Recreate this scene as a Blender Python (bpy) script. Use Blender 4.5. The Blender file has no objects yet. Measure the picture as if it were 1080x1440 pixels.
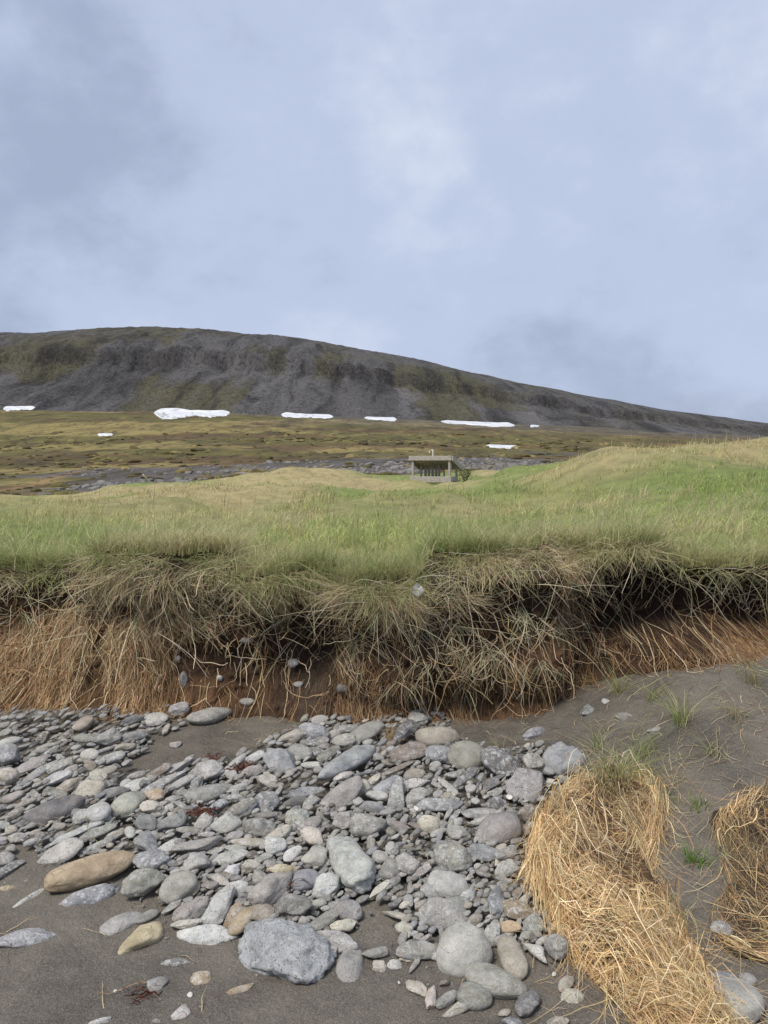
import bpy, math, random
import numpy as np
from mathutils import Vector, Matrix

# ------------------------------------------------------------------ camera, sky, sun, exposure
sc = bpy.context.scene
F_PX, W_PX, H_PX = 1082.0, 1080.0, 1440.0
HORIZON = 660.0
CAM_Z = 1.6
PITCH = math.atan((H_PX / 2 - HORIZON) / F_PX)
cam_d = bpy.data.cameras.new('camera')
cam = bpy.data.objects.new('camera', cam_d)
sc.collection.objects.link(cam)
cam.location = (0, 0, CAM_Z)
cam.rotation_euler = (math.radians(90) - PITCH, 0, 0)
cam_d.sensor_fit = 'VERTICAL'
cam_d.sensor_height = 24.0
cam_d.lens = 24.0 * F_PX / H_PX
cam_d.clip_start = 0.05
cam_d.clip_end = 6000
sc.camera = cam

SUN_EL, SUN_AZ = 58.0, -138.0        # azimuth from +Y, clockwise seen from above: over the left shoulder
world = bpy.data.worlds.new('World')
sc.world = world
world.use_nodes = True
wn, wl = world.node_tree.nodes, world.node_tree.links
wn.clear()
sky = wn.new('ShaderNodeTexSky')
sky.sky_type = 'NISHITA'
sky.sun_disc = False
sky.sun_elevation = math.radians(SUN_EL)
sky.sun_rotation = math.radians(SUN_AZ)
bg_sky = wn.new('ShaderNodeBackground'); bg_sky.inputs['Strength'].default_value = 0.10
wl.new(sky.outputs[0], bg_sky.inputs['Color'])
tc = wn.new('ShaderNodeTexCoord')
mp = wn.new('ShaderNodeMapping'); mp.inputs['Scale'].default_value = (-1.0, 1.0, 1.45)
mp.inputs['Location'].default_value = (0.35, 0.2, 0.1)
wl.new(tc.outputs['Generated'], mp.inputs['Vector'])
n1 = wn.new('ShaderNodeTexNoise'); n1.inputs['Scale'].default_value = 1.9
n1.inputs['Detail'].default_value = 8; n1.inputs['Roughness'].default_value = 0.5
n1.inputs['Distortion'].default_value = 0.15
wl.new(mp.outputs[0], n1.inputs['Vector'])
n2 = wn.new('ShaderNodeTexNoise'); n2.inputs['Scale'].default_value = 6.5
n2.inputs['Detail'].default_value = 7; n2.inputs['Roughness'].default_value = 0.6
wl.new(mp.outputs[0], n2.inputs['Vector'])
mxn = wn.new('ShaderNodeMix'); mxn.data_type = 'FLOAT'; mxn.inputs[0].default_value = 0.3
wl.new(n1.outputs['Fac'], mxn.inputs[2]); wl.new(n2.outputs['Fac'], mxn.inputs[3])
cr = wn.new('ShaderNodeValToRGB')
cr.color_ramp.interpolation = 'EASE'
cr.color_ramp.elements[0].position = 0.36; cr.color_ramp.elements[0].color = (0.365, 0.425, 0.575, 1)
cr.color_ramp.elements[1].position = 0.66; cr.color_ramp.elements[1].color = (0.67, 0.735, 0.865, 1)
e = cr.color_ramp.elements.new(0.5); e.color = (0.495, 0.565, 0.74, 1)
wl.new(mxn.outputs[0], cr.inputs[0])
bg_cl = wn.new('ShaderNodeBackground'); bg_cl.inputs['Strength'].default_value = 1.0
wl.new(cr.outputs[0], bg_cl.inputs['Color'])
mxs = wn.new('ShaderNodeMixShader'); mxs.inputs[0].default_value = 0.93
wl.new(bg_sky.outputs[0], mxs.inputs[1]); wl.new(bg_cl.outputs[0], mxs.inputs[2])
wo = wn.new('ShaderNodeOutputWorld')
wl.new(mxs.outputs[0], wo.inputs['Surface'])

sun_d = bpy.data.lights.new('sun', 'SUN')
sun_d.energy = 3.2
sun_d.angle = math.radians(18)
sun_d.color = (1.0, 0.94, 0.85)
sun = bpy.data.objects.new('sun', sun_d)
sc.collection.objects.link(sun)
az, el = math.radians(SUN_AZ), math.radians(SUN_EL)
to_sun = Vector((math.sin(az) * math.cos(el), math.cos(az) * math.cos(el), math.sin(el)))
sun.rotation_euler = to_sun.to_track_quat('Z', 'Y').to_euler()
sun.location = (-6, -4, 10)

sc.view_settings.view_transform = 'Standard'
sc.view_settings.look = 'None'
sc.view_settings.gamma = 1
sc.view_settings.use_curve_mapping = False
sc.view_settings.exposure = 0.12

# ------------------------------------------------------------------ helpers
rng = np.random.default_rng(7)
random.seed(7)
COL = sc.collection


def hash_u(i, j, k, seed):
    n = (i.astype(np.int64) * 374761393 + j.astype(np.int64) * 668265263 + k.astype(np.int64) * 1274126177 + seed * 974634777) & 0xFFFFFFFF
    n = ((n ^ (n >> 13)) * 1274126177) & 0xFFFFFFFF
    n = n ^ (n >> 16)
    return (n & 0xFFFFFF) / float(0xFFFFFF)


def vnoise(x, y, z=0.0, seed=0):
    x, y, z = np.broadcast_arrays(np.asarray(x, float), np.asarray(y, float), np.asarray(z, float))
    i, j, k = np.floor(x), np.floor(y), np.floor(z)
    a, b, c = x - i, y - j, z - k
    a, b, c = [t * t * (3 - 2 * t) for t in (a, b, c)]
    r = 0
    for di in (0, 1):
        for dj in (0, 1):
            for dk in (0, 1):
                w = (a if di else 1 - a) * (b if dj else 1 - b) * (c if dk else 1 - c)
                r = r + w * hash_u(i + di, j + dj, k + dk, seed)
    return r * 2 - 1


def fbm(x, y, z=0.0, oct=4, seed=0, gain=0.5):
    r, amp, f = 0, 1.0, 1.0
    x, y, z = np.asarray(x, float), np.asarray(y, float), np.asarray(z, float)
    for o in range(oct):
        r = r + amp * vnoise(x * f + 3.1 * o, y * f + 7.7 * o, z * f + 1.3 * o, seed + o)
        amp *= gain; f *= 2.03
    return r


def sstep(a, b, x):
    t = np.clip((np.asarray(x, float) - a) / (b - a), 0, 1)
    return t * t * (3 - 2 * t)


CT, ST = math.cos(PITCH), math.sin(PITCH)


def ray(px, py):
    u = (np.asarray(px, float) - W_PX / 2) / F_PX
    v = (np.asarray(py, float) - H_PX / 2) / F_PX
    return u, CT - v * ST, -ST - v * CT        # direction x, y, z


def slope(py):
    _, dy, dz = ray(540, py)
    return dz / dy


def link(o, parent=None):
    COL.objects.link(o)
    if parent is not None:
        o.parent = parent
    return o


def mesh(name, verts, faces, mat, parent=None, smooth=True, col=None):
    """verts (N,3); faces (M,3|4) int array, or a list of such arrays."""
    me = bpy.data.meshes.new(name)
    if not isinstance(faces, (list, tuple)):
        faces = [faces]
    verts = np.asarray(verts, np.float32)
    me.vertices.add(len(verts))
    me.vertices.foreach_set('co', verts.ravel())
    idx = np.concatenate([np.asarray(f, np.int32).ravel() for f in faces])
    tot = np.concatenate([np.full(len(f), np.asarray(f).shape[1], np.int32) for f in faces])
    start = np.concatenate([[0], np.cumsum(tot)[:-1]]).astype(np.int32)
    me.loops.add(len(idx)); me.loops.foreach_set('vertex_index', idx)
    me.polygons.add(len(tot))
    me.polygons.foreach_set('loop_start', start)
    me.polygons.foreach_set('loop_total', tot)
    me.polygons.foreach_set('use_smooth', np.full(len(tot), smooth, bool))
    me.update(calc_edges=True)
    me.validate()
    if col is not None:
        at = me.attributes.new('tint', 'FLOAT_COLOR', 'POINT')
        c = np.ones((len(verts), 4), np.float32); c[:, :3] = col
        at.data.foreach_set('color', c.ravel())
    if mat is not None:
        me.materials.append(mat)
    return link(bpy.data.objects.new(name, me), parent)


def grid_faces(nr, nc):
    i = np.arange(nr - 1)[:, None] * nc + np.arange(nc - 1)[None, :]
    return np.stack([i, i + 1, i + nc + 1, i + nc], -1).reshape(-1, 4)


def tag(o, label=None, cat=None, group=None, kind=None):
    if label: o['label'] = label
    if cat: o['category'] = cat
    if group: o['group'] = group
    if kind: o['kind'] = kind
    return o


def empty(name, loc, rz=0.0):
    o = link(bpy.data.objects.new(name, None))
    o.location = loc; o.rotation_euler = (0, 0, rz)
    o.empty_display_size = 0.1
    return o


def ribbons(P, width, side, col):
    """P (N,K,3) centre lines, width (N,K), side (N,K,3) unit, col (N,3) -> verts, quads, col"""
    N, K, _ = P.shape
    off = side * width[..., None] * 0.5
    V = np.stack([P - off, P + off], 2)          # N,K,2,3
    base = (np.arange(N) * K * 2)[:, None] + (np.arange(K - 1) * 2)[None, :]
    Fq = np.stack([base, base + 1, base + 3, base + 2], -1).reshape(-1, 4)
    C = np.repeat(np.asarray(col)[:, None, :], K * 2, 1).reshape(-1, 3)
    return V.reshape(-1, 3), Fq, C


def nrm(v):
    return v / np.maximum(np.linalg.norm(v, axis=-1, keepdims=True), 1e-9)


def joinm(parts):
    vs, fs, cs, o = [], [], [], 0
    for v, f, c in parts:
        vs.append(v); fs.append(f + o); cs.append(c); o += len(v)
    return np.concatenate(vs), np.concatenate(fs), np.concatenate(cs)


def icosphere(sub):
    t = (1 + 5 ** .5) / 2
    v = [(-1, t, 0), (1, t, 0), (-1, -t, 0), (1, -t, 0), (0, -1, t), (0, 1, t), (0, -1, -t), (0, 1, -t), (t, 0, -1), (t, 0, 1), (-t, 0, -1), (-t, 0, 1)]
    f = [(0, 11, 5), (0, 5, 1), (0, 1, 7), (0, 7, 10), (0, 10, 11), (1, 5, 9), (5, 11, 4), (11, 10, 2), (10, 7, 6), (7, 1, 8), (3, 9, 4), (3, 4, 2), (3, 2, 6), (3, 6, 8), (3, 8, 9), (4, 9, 5), (2, 4, 11), (6, 2, 10), (8, 6, 7), (9, 8, 1)]
    v = [np.array(p) / np.linalg.norm(p) for p in v]
    for _ in range(sub):
        cache, nf = {}, []
        def mid(a, b):
            k = (min(a, b), max(a, b))
            if k not in cache:
                m = v[a] + v[b]
                v.append(m / np.linalg.norm(m)); cache[k] = len(v) - 1
            return cache[k]
        for a, b, c in f:
            ab, bc, ca = mid(a, b), mid(b, c), mid(c, a)
            nf += [(a, ab, ca), (b, bc, ab), (c, ca, bc), (ab, bc, ca)]
        f = nf
    return np.array(v), np.array(f)


class Grid2:
    """bilinear lookup of a slow function on a regular grid"""
    def __init__(g, f, x0, x1, nx, y0, y1, ny):
        g.a = (x0, x1, nx, y0, y1, ny)
        Xg, Yg = np.meshgrid(np.linspace(x0, x1, nx), np.linspace(y0, y1, ny), indexing='ij')
        g.z = f(Xg, Yg)
    def __call__(g, x, y):
        x0, x1, nx, y0, y1, ny = g.a
        a = np.clip((np.asarray(x, float) - x0) / (x1 - x0) * (nx - 1), 0, nx - 1.0001)
        b = np.clip((np.asarray(y, float) - y0) / (y1 - y0) * (ny - 1), 0, ny - 1.0001)
        i, j = a.astype(int), b.astype(int); fa, fb = a - i, b - j
        z = g.z
        return z[i, j] * (1 - fa) * (1 - fb) + z[i + 1, j] * fa * (1 - fb) + z[i, j + 1] * (1 - fa) * fb + z[i + 1, j + 1] * fa * fb


ICO = {s: icosphere(s) for s in (1, 2, 3, 4)}


# ------------------------------------------------------------------ materials
def new_mat(name):
    m = bpy.data.materials.new(name)
    m.use_nodes = True
    nt = m.node_tree
    for n in list(nt.nodes):
        nt.nodes.remove(n)
    out = nt.nodes.new('ShaderNodeOutputMaterial')
    b = nt.nodes.new('ShaderNodeBsdfPrincipled')
    nt.links.new(b.outputs[0], out.inputs[0])
    b.inputs['Specular IOR Level'].default_value = 0.25
    b.inputs['Roughness'].default_value = 0.85
    return m, nt, b, out


class NT:
    """small node-graph helper"""
    def __init__(s, nt): s.nt = nt
    def n(s, t, **kw):
        nd = s.nt.nodes.new(t)
        for k, v in kw.items(): setattr(nd, k, v)
        return nd
    def set(s, sock, v):
        if hasattr(v, 'is_linked'): s.nt.links.new(v, sock)
        else: sock.default_value = v
    def noise(s, vec, scale, detail=4, rough=0.55, dist=0.0):
        nd = s.n('ShaderNodeTexNoise')
        s.set(nd.inputs['Vector'], vec)
        nd.inputs['Scale'].default_value = scale; nd.inputs['Detail'].default_value = detail
        nd.inputs['Roughness'].default_value = rough; nd.inputs['Distortion'].default_value = dist
        return nd.outputs['Fac']
    def voro(s, vec, scale, out='Distance', rnd=1.0):
        nd = s.n('ShaderNodeTexVoronoi')
        s.set(nd.inputs['Vector'], vec); nd.inputs['Scale'].default_value = scale
        nd.inputs['Randomness'].default_value = rnd
        return nd.outputs[out]
    def ramp(s, fac, stops, interp='LINEAR'):
        nd = s.n('ShaderNodeValToRGB'); nd.color_ramp.interpolation = interp
        els = nd.color_ramp.elements
        while len(els) < len(stops): els.new(0.5)
        for e_, (p, c) in zip(els, stops):
            e_.position = p
            e_.color = (c, c, c, 1) if not hasattr(c, '__len__') else (*c, 1)
        s.set(nd.inputs[0], fac)
        return nd.outputs[0]
    def mix(s, fac, a, b, mode='MIX'):
        nd = s.n('ShaderNodeMix', data_type='RGBA', blend_type=mode)
        s.set(nd.inputs[0], fac)
        for sock, v in ((nd.inputs[6], a), (nd.inputs[7], b)):
            s.set(sock, v if hasattr(v, 'is_linked') else (*v, 1) if len(v) == 3 else v)
        return nd.outputs[2]
    def math(s, op, a, b=0.0, clamp=False):
        nd = s.n('ShaderNodeMath', operation=op, use_clamp=clamp)
        s.set(nd.inputs[0], a); s.set(nd.inputs[1], b)
        return nd.outputs[0]
    def mapping(s, vec, scale=(1, 1, 1), loc=(0, 0, 0), rot=(0, 0, 0)):
        nd = s.n('ShaderNodeMapping')
        s.set(nd.inputs['Vector'], vec)
        nd.inputs['Scale'].default_value = scale; nd.inputs['Location'].default_value = loc; nd.inputs['Rotation'].default_value = rot
        return nd.outputs[0]
    def bump(s, height, strength, dist, normal=None):
        nd = s.n('ShaderNodeBump')
        nd.inputs['Strength'].default_value = strength; nd.inputs['Distance'].default_value = dist
        s.set(nd.inputs['Height'], height)
        if normal is not None: s.set(nd.inputs['Normal'], normal)
        return nd.outputs[0]
    def pos(s): return s.n('ShaderNodeNewGeometry').outputs['Position']
    def obj(s): return s.n('ShaderNodeTexCoord').outputs['Object']
    def attr(s, name, kind='GEOMETRY', out='Color'):
        nd = s.n('ShaderNodeAttribute', attribute_type=kind, attribute_name=name)
        return nd.outputs[out]


def mat_sand():
    m, nt, b, _ = new_mat('wet_dark_sand'); g = NT(nt); p = g.pos()
    big = g.noise(p, 2.4, 6, 0.6)
    c = g.mix(g.ramp(big, [(0.38, 0), (0.62, 1)]), (0.070, 0.061, 0.050), (0.138, 0.121, 0.098))
    mid = g.noise(p, 14, 5)
    c = g.mix(g.ramp(mid, [(0.45, 0.0), (0.75, 0.45)]), c, (0.165, 0.15, 0.125))
    grain = g.noise(p, 420, 2, 0.7)
    c = g.mix(g.ramp(grain, [(0.32, 0.6), (0.45, 0.0)]), c, (0.05, 0.045, 0.04))
    c = g.mix(g.ramp(grain, [(0.57, 0.0), (0.70, 0.75)]), c, (0.42, 0.385, 0.32))
    g2 = g.noise(p, 170, 3, 0.7)
    c = g.mix(g.ramp(g2, [(0.56, 0.0), (0.68, 0.5)]), c, (0.27, 0.24, 0.19))
    c = g.mix(g.ramp(g2, [(0.32, 0.6), (0.44, 0.0)]), c, (0.035, 0.03, 0.026))
    sp = g.voro(p, 85, 'Distance')
    c = g.mix(g.ramp(sp, [(0.08, 0.55), (0.13, 0.0)]), c, (0.36, 0.33, 0.28))
    nt.links.new(c, b.inputs['Base Color'])
    rg = g.ramp(big, [(0.35, 0.62), (0.65, 0.9)]); nt.links.new(rg, b.inputs['Roughness'])
    h1 = g.bump(g.noise(p, 7, 6, 0.6), 0.8, 0.045)
    h2 = g.bump(g.noise(p, 60, 4, 0.6), 0.6, 0.006, h1)
    h = g.bump(grain, 0.6, 0.002, h2)
    nt.links.new(h, b.inputs['Normal'])
    return m


def mat_stone(name, by_object):
    m, nt, b, _ = new_mat(name); g = NT(nt)
    if by_object:
        oi = g.n('ShaderNodeObjectInfo')
        base, rnd = oi.outputs['Color'], oi.outputs['Random']
        p = g.obj()
        ad = g.n('ShaderNodeVectorMath', operation='ADD'); nt.links.new(p, ad.inputs[0])
        cb = g.n('ShaderNodeCombineXYZ'); k = g.math('MULTIPLY', rnd, 37.0)
        for i in range(3): nt.links.new(k, cb.inputs[i])
        nt.links.new(cb.outputs[0], ad.inputs[1]); p = ad.outputs[0]
        spk = g.attr('speckle', 'OBJECT', 'Fac')
        pale = g.attr('lichen', 'OBJECT', 'Fac')
    else:
        base, p = g.attr('tint'), g.pos()
        spk, pale = 0.45, 0.25
    n_big = g.noise(p, 14, 4, 0.6)
    c = g.mix(g.ramp(n_big, [(0.34, 0.0), (0.66, 1.0)]), g.mix(0.45, base, (0.06, 0.055, 0.048), 'MIX'), g.mix(0.22, base, (0.66, 0.62, 0.54), 'MIX'))
    warm = g.noise(p, 22, 3, 0.5, 0.6)
    c = g.mix(g.math('MULTIPLY', g.ramp(warm, [(0.55, 0.0), (0.75, 0.3)]), 1.0), c, (0.27, 0.21, 0.13))
    # pale lichen crust in blotches
    li = g.noise(p, 48, 6, 0.7, 0.4)
    lim = g.math('MULTIPLY', g.ramp(li, [(0.50, 0.0), (0.60, 1.0)]), pale)
    c = g.mix(lim, c, (0.55, 0.56, 0.55))
    # dark specks and pits
    sp = g.noise(p, 150, 4, 0.75)
    spm = g.math('MULTIPLY', g.ramp(sp, [(0.56, 0.0), (0.64, 1.0)]), spk)
    c = g.mix(spm, c, (0.035, 0.035, 0.035))
    sp2 = g.noise(p, 330, 2, 0.6)
    c = g.mix(g.ramp(sp2, [(0.35, 0.28), (0.5, 0.0)]), c, (0.06, 0.055, 0.05))
    c = g.mix(g.ramp(sp2, [(0.56, 0.0), (0.7, 0.25)]), c, (0.6, 0.58, 0.54))
    # a hairline fracture or vein here and there
    vn = g.n('ShaderNodeTexVoronoi', feature='DISTANCE_TO_EDGE'); nt.links.new(g.mapping(p, (1, 1, 1.6)), vn.inputs['Vector'])
    vn.inputs['Scale'].default_value = 13
    c = g.mix(g.math('MULTIPLY', g.ramp(vn.outputs['Distance'], [(0.008, 0.5), (0.02, 0.0)]), g.ramp(n_big, [(0.5, 0.0), (0.6, 1.0)])), c, (0.05, 0.045, 0.04))
    nt.links.new(c, b.inputs['Base Color'])
    nt.links.new(g.ramp(n_big, [(0.3, 0.62), (0.7, 0.88)]), b.inputs['Roughness'])
    b.inputs['Specular IOR Level'].default_value = 0.3
    h = g.bump(g.noise(p, 34, 8, 0.68), 0.75, 0.014)
    h = g.bump(sp, 0.55, 0.005, h)
    nt.links.new(h, b.inputs['Normal'])
    return m


def mat_soil():
    m, nt, b, _ = new_mat('peaty_soil'); g = NT(nt); p = g.pos()
    t = g.attr('tint')
    n = g.noise(p, 11, 6, 0.65)
    c = g.mix(g.ramp(n, [(0.3, 0.75), (0.6, 0.0)]), t, (0.022, 0.014, 0.009))
    n2 = g.noise(g.mapping(p, (1, 1, 0.3)), 70, 5, 0.7)
    c = g.mix(g.ramp(n2, [(0.52, 0.0), (0.74, 0.45)]), c, (0.22, 0.13, 0.07))
    c = g.mix(g.ramp(g.noise(p, 120, 3, 0.6), [(0.3, 0.5), (0.45, 0.0)]), c, (0.02, 0.014, 0.01))
    nt.links.new(c, b.inputs['Base Color'])
    b.inputs['Roughness'].default_value = 0.95
    h = g.bump(g.noise(p, 30, 6, 0.7), 0.9, 0.03)
    h = g.bump(n2, 0.7, 0.01, h)
    nt.links.new(h, b.inputs['Normal'])
    return m


def mat_fibre(name, transl=0.25, rough=0.7):
    m, nt, b, out = new_mat(name); g = NT(nt)
    t = g.attr('tint')
    n = g.noise(g.pos(), 55, 2)
    c = g.mix(g.ramp(n, [(0.3, 0.35), (0.65, 0.0)]), t, g.mix(0.6, t, (0.03, 0.02, 0.012)))
    nt.links.new(c, b.inputs['Base Color'])
    b.inputs['Roughness'].default_value = rough
    b.inputs['Specular IOR Level'].default_value = 0.2
    tr = g.n('ShaderNodeBsdfTranslucent'); nt.links.new(c, tr.inputs['Color'])
    mx = g.n('ShaderNodeMixShader'); mx.inputs[0].default_value = transl
    nt.links.new(b.outputs[0], mx.inputs[1]); nt.links.new(tr.outputs[0], mx.inputs[2])
    nt.links.new(mx.outputs[0], out.inputs[0])
    return m


def mat_meadow():
    m, nt, b, _ = new_mat('meadow_turf'); g = NT(nt); p = g.pos()
    t = g.attr('tint')
    n = g.noise(p, 3.0, 6, 0.65)
    c = g.mix(g.ramp(n, [(0.35, 0.45), (0.6, 0.0)]), t, (0.075, 0.075, 0.03))
    n2 = g.noise(p, 26, 5, 0.7)
    c = g.mix(g.ramp(n2, [(0.45, 0.0), (0.75, 0.6)]), c, (0.34, 0.29, 0.15))
    c = g.mix(g.ramp(n2, [(0.25, 0.6), (0.42, 0.0)]), c, (0.055, 0.05, 0.022))
    nt.links.new(c, b.inputs['Base Color'])
    b.inputs['Roughness'].default_value = 0.95
    h = g.bump(n2, 0.9, 0.06)
    nt.links.new(h, b.inputs['Normal'])
    return m


def mat_valley():
    m, nt, b, _ = new_mat('heath_and_scree'); g = NT(nt); p = g.pos()
    t = g.attr('tint')
    n = g.noise(g.mapping(p, (1, 0.4, 1)), 0.09, 8, 0.62, 0.4)
    c = g.mix(g.ramp(n, [(0.36, 0.85), (0.5, 0.0)]), t, g.mix(0.75, t, (0.045, 0.036, 0.016)))
    c = g.mix(g.ramp(n, [(0.54, 0.0), (0.68, 0.75)]), c, g.mix(0.6, t, (0.30, 0.24, 0.10)))
    n2 = g.noise(p, 0.9, 6, 0.7)
    n3 = g.noise(g.mapping(p, (1, 0.3, 1)), 0.28, 6, 0.7, 0.3)
    c = g.mix(g.ramp(n3, [(0.36, 0.8), (0.5, 0.0)]), c, (0.040, 0.034, 0.018))
    c = g.mix(g.ramp(n2, [(0.3, 0.6), (0.5, 0.0)]), c, (0.035, 0.03, 0.02))
    c = g.mix(g.ramp(n2, [(0.55, 0.0), (0.75, 0.4)]), c, (0.22, 0.2, 0.14))
    nt.links.new(c, b.inputs['Base Color'])
    b.inputs['Roughness'].default_value = 0.95
    h = g.bump(n2, 1.0, 0.5)
    nt.links.new(h, b.inputs['Normal'])
    return m


def mat_mountain():
    m, nt, b, _ = new_mat('basalt_scree'); g = NT(nt); p = g.pos()
    t = g.attr('tint')
    st = g.noise(g.mapping(p, (1, 0.22, 0.22)), 0.045, 8, 0.68, 0.5)
    c = g.mix(g.ramp(st, [(0.38, 0.95), (0.52, 0.0)]), t, g.mix(0.75, t, (0.022, 0.02, 0.022)))
    c = g.mix(g.ramp(st, [(0.53, 0.0), (0.70, 0.6)]), c, g.mix(0.5, t, (0.20, 0.185, 0.18)))
    fine = g.noise(p, 0.22, 6, 0.75)
    c = g.mix(g.ramp(fine, [(0.32, 0.75), (0.5, 0.0)]), c, (0.022, 0.02, 0.02))
    c = g.mix(g.ramp(fine, [(0.56, 0.0), (0.74, 0.45)]), c, (0.21, 0.195, 0.185))
    f2 = g.noise(g.mapping(p, (1, 0.5, 0.5)), 0.55, 4, 0.7)
    c = g.mix(g.ramp(f2, [(0.34, 0.7), (0.48, 0.0)]), c, (0.02, 0.018, 0.018))
    c = g.mix(g.ramp(f2, [(0.56, 0.0), (0.70, 0.5)]), c, (0.23, 0.215, 0.20))
    nt.links.new(c, b.inputs['Base Color'])
    b.inputs['Roughness'].default_value = 0.95
    h = g.bump(f2, 1.0, 2.5)
    h = g.bump(fine, 1.0, 4.0, h)
    h = g.bump(st, 0.8, 8.0, h)
    nt.links.new(h, b.inputs['Normal'])
    return m


def mat_plain(name, c1, c2, scale=30, rough=0.8, bump=0.3, dist=0.005, stretch=(1, 1, 1)):
    m, nt, b, _ = new_mat(name); g = NT(nt)
    p = g.mapping(g.obj(), stretch)
    n = g.noise(p, scale, 5, 0.65)
    nt.links.new(g.mix(g.ramp(n, [(0.3, 0.0), (0.7, 1.0)]), c1, c2), b.inputs['Base Color'])
    b.inputs['Roughness'].default_value = rough
    nt.links.new(g.bump(n, bump, dist), b.inputs['Normal'])
    return m


M_SAND = mat_sand()
M_STONE = mat_stone('beach_stone', True)
M_PEBBLE = mat_stone('small_pebble', False)
M_SOIL = mat_soil()
M_FIBRE = mat_fibre('dry_fibre', 0.18)
M_BLADE = mat_fibre('grass_blade', 0.42, 0.55)
M_MEADOW = mat_meadow()
M_VALLEY = mat_valley()
M_MOUNT = mat_mountain()
M_SNOW = mat_plain('old_snow', (0.36, 0.365, 0.37), (0.80, 0.82, 0.85), 0.11, 0.7, 0.3, 0.3)
M_WOOD = mat_plain('weathered_wood', (0.22, 0.20, 0.17), (0.50, 0.465, 0.41), 8, 0.85, 0.4, 0.01, (1, 1, 6))
M_BONE = mat_plain('pale_driftwood', (0.42, 0.38, 0.30), (0.62, 0.58, 0.48), 12, 0.8)
M_SHELL = mat_plain('bleached_shell', (0.45, 0.43, 0.39), (0.70, 0.68, 0.63), 60, 0.6)
M_WEED = mat_plain('red_seaweed', (0.03, 0.012, 0.008), (0.13, 0.04, 0.022), 60, 0.5)


# ------------------------------------------------------------------ terrain functions
def beach_z(x, y):
    x, y = np.asarray(x, float), np.asarray(y, float)
    z = 0.05 * (y - 1.0) + 0.03 * np.maximum(y - 3.2, 0)
    z = z + 0.34 * sstep(0.75, 1.9, x) * sstep(2.4, 4.4, y)
    z = z + 0.05 * sstep(-1.0, -2.4, x) * sstep(2.6, 4.2, y)
    z = z + 0.022 * fbm(x * 0.9, y * 0.9, oct=3, seed=3) + 0.006 * fbm(x * 6, y * 6, oct=3, seed=5)
    return z


def hit(px, py, zf, t0=1.2, t1=6.5, n=90):
    """first point where the view ray meets the surface z = zf(x, y)"""
    dx, dy, dz = [float(a) for a in ray(px, py)]
    t = np.geomspace(t0, t1, n)
    d = CAM_Z + dz * t - zf(dx * t, dy * t)
    k = np.argmax(d < 0)
    if d[k] >= 0:
        k = n - 1
    a, b = t[max(k - 1, 0)], t[k]
    for _ in range(12):
        mmid = 0.5 * (a + b)
        if CAM_Z + dz * mmid - float(zf(dx * mmid, dy * mmid)) < 0: b = mmid
        else: a = mmid
    return np.array([dx * b, dy * b, CAM_Z + dz * b])


# --- meadow and valley: rows of heights read as (distance, image height) for several bearings
D_ROWS = np.array([4.3, 4.9, 7, 10, 14, 20, 26, 32, 40, 60, 90, 150, 300, 680.])
U_COLS = np.array([-1.3, -0.5, -0.25, -0.05, 0.05, 0.15, 0.25, 0.37, 0.5, 1.3])
PY_T = np.array([
    [776, 772, 752, 738, 725, 714, 708, 706, 712, 706, 690, 660, 622, 574],
    [776, 772, 750, 735, 722, 710, 703, 700, 707, 702, 686, 658, 622, 576],
    [776, 772, 745, 728, 712, 695, 683, 678, 686, 684, 672, 652, 618, 582],
    [774, 770, 742, 722, 704, 687, 672, 656, 666, 665, 657, 641, 617, 589],
    [772, 768, 742, 722, 708, 699, 692, 668, 668, 665, 656, 641, 618, 592],
    [770, 764, 738, 712, 690, 673, 666, 662, 669, 665, 656, 642, 621, 596],
    [768, 761, 730, 695, 658, 653, 660, 664, 670, 666, 656, 643, 624, 602],
    [768, 761, 722, 680, 645, 634, 642, 655, 668, 666, 656, 644, 627, 610],
    [772, 766, 720, 672, 636, 619, 624, 640, 662, 664, 656, 646, 630, 616],
    [772, 766, 720, 668, 630, 610, 612, 630, 660, 664, 656, 648, 634, 624],
])
_Ug = np.linspace(-1.3, 1.3, 261)
_Lg = np.linspace(math.log(4.3), math.log(680), 301)
_Z = CAM_Z + slope(PY_T) * D_ROWS[None, :]
_tmp = np.array([np.interp(_Lg, np.log(D_ROWS), r) for r in _Z])
_Zg = np.array([np.interp(_Ug, U_COLS, _tmp[:, j]) for j in range(len(_Lg))]).T
for _ in range(5):
    for ax, wdt in ((0, 5), (1, 3)):
        pad = [(0, 0), (0, 0)]; pad[ax] = (wdt, wdt)
        q = np.pad(_Zg, pad, mode='edge')
        _Zg = sum(np.take(q, np.arange(_Zg.shape[ax]) + s, axis=ax) for s in range(2 * wdt + 1)) / (2 * wdt + 1)


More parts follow.
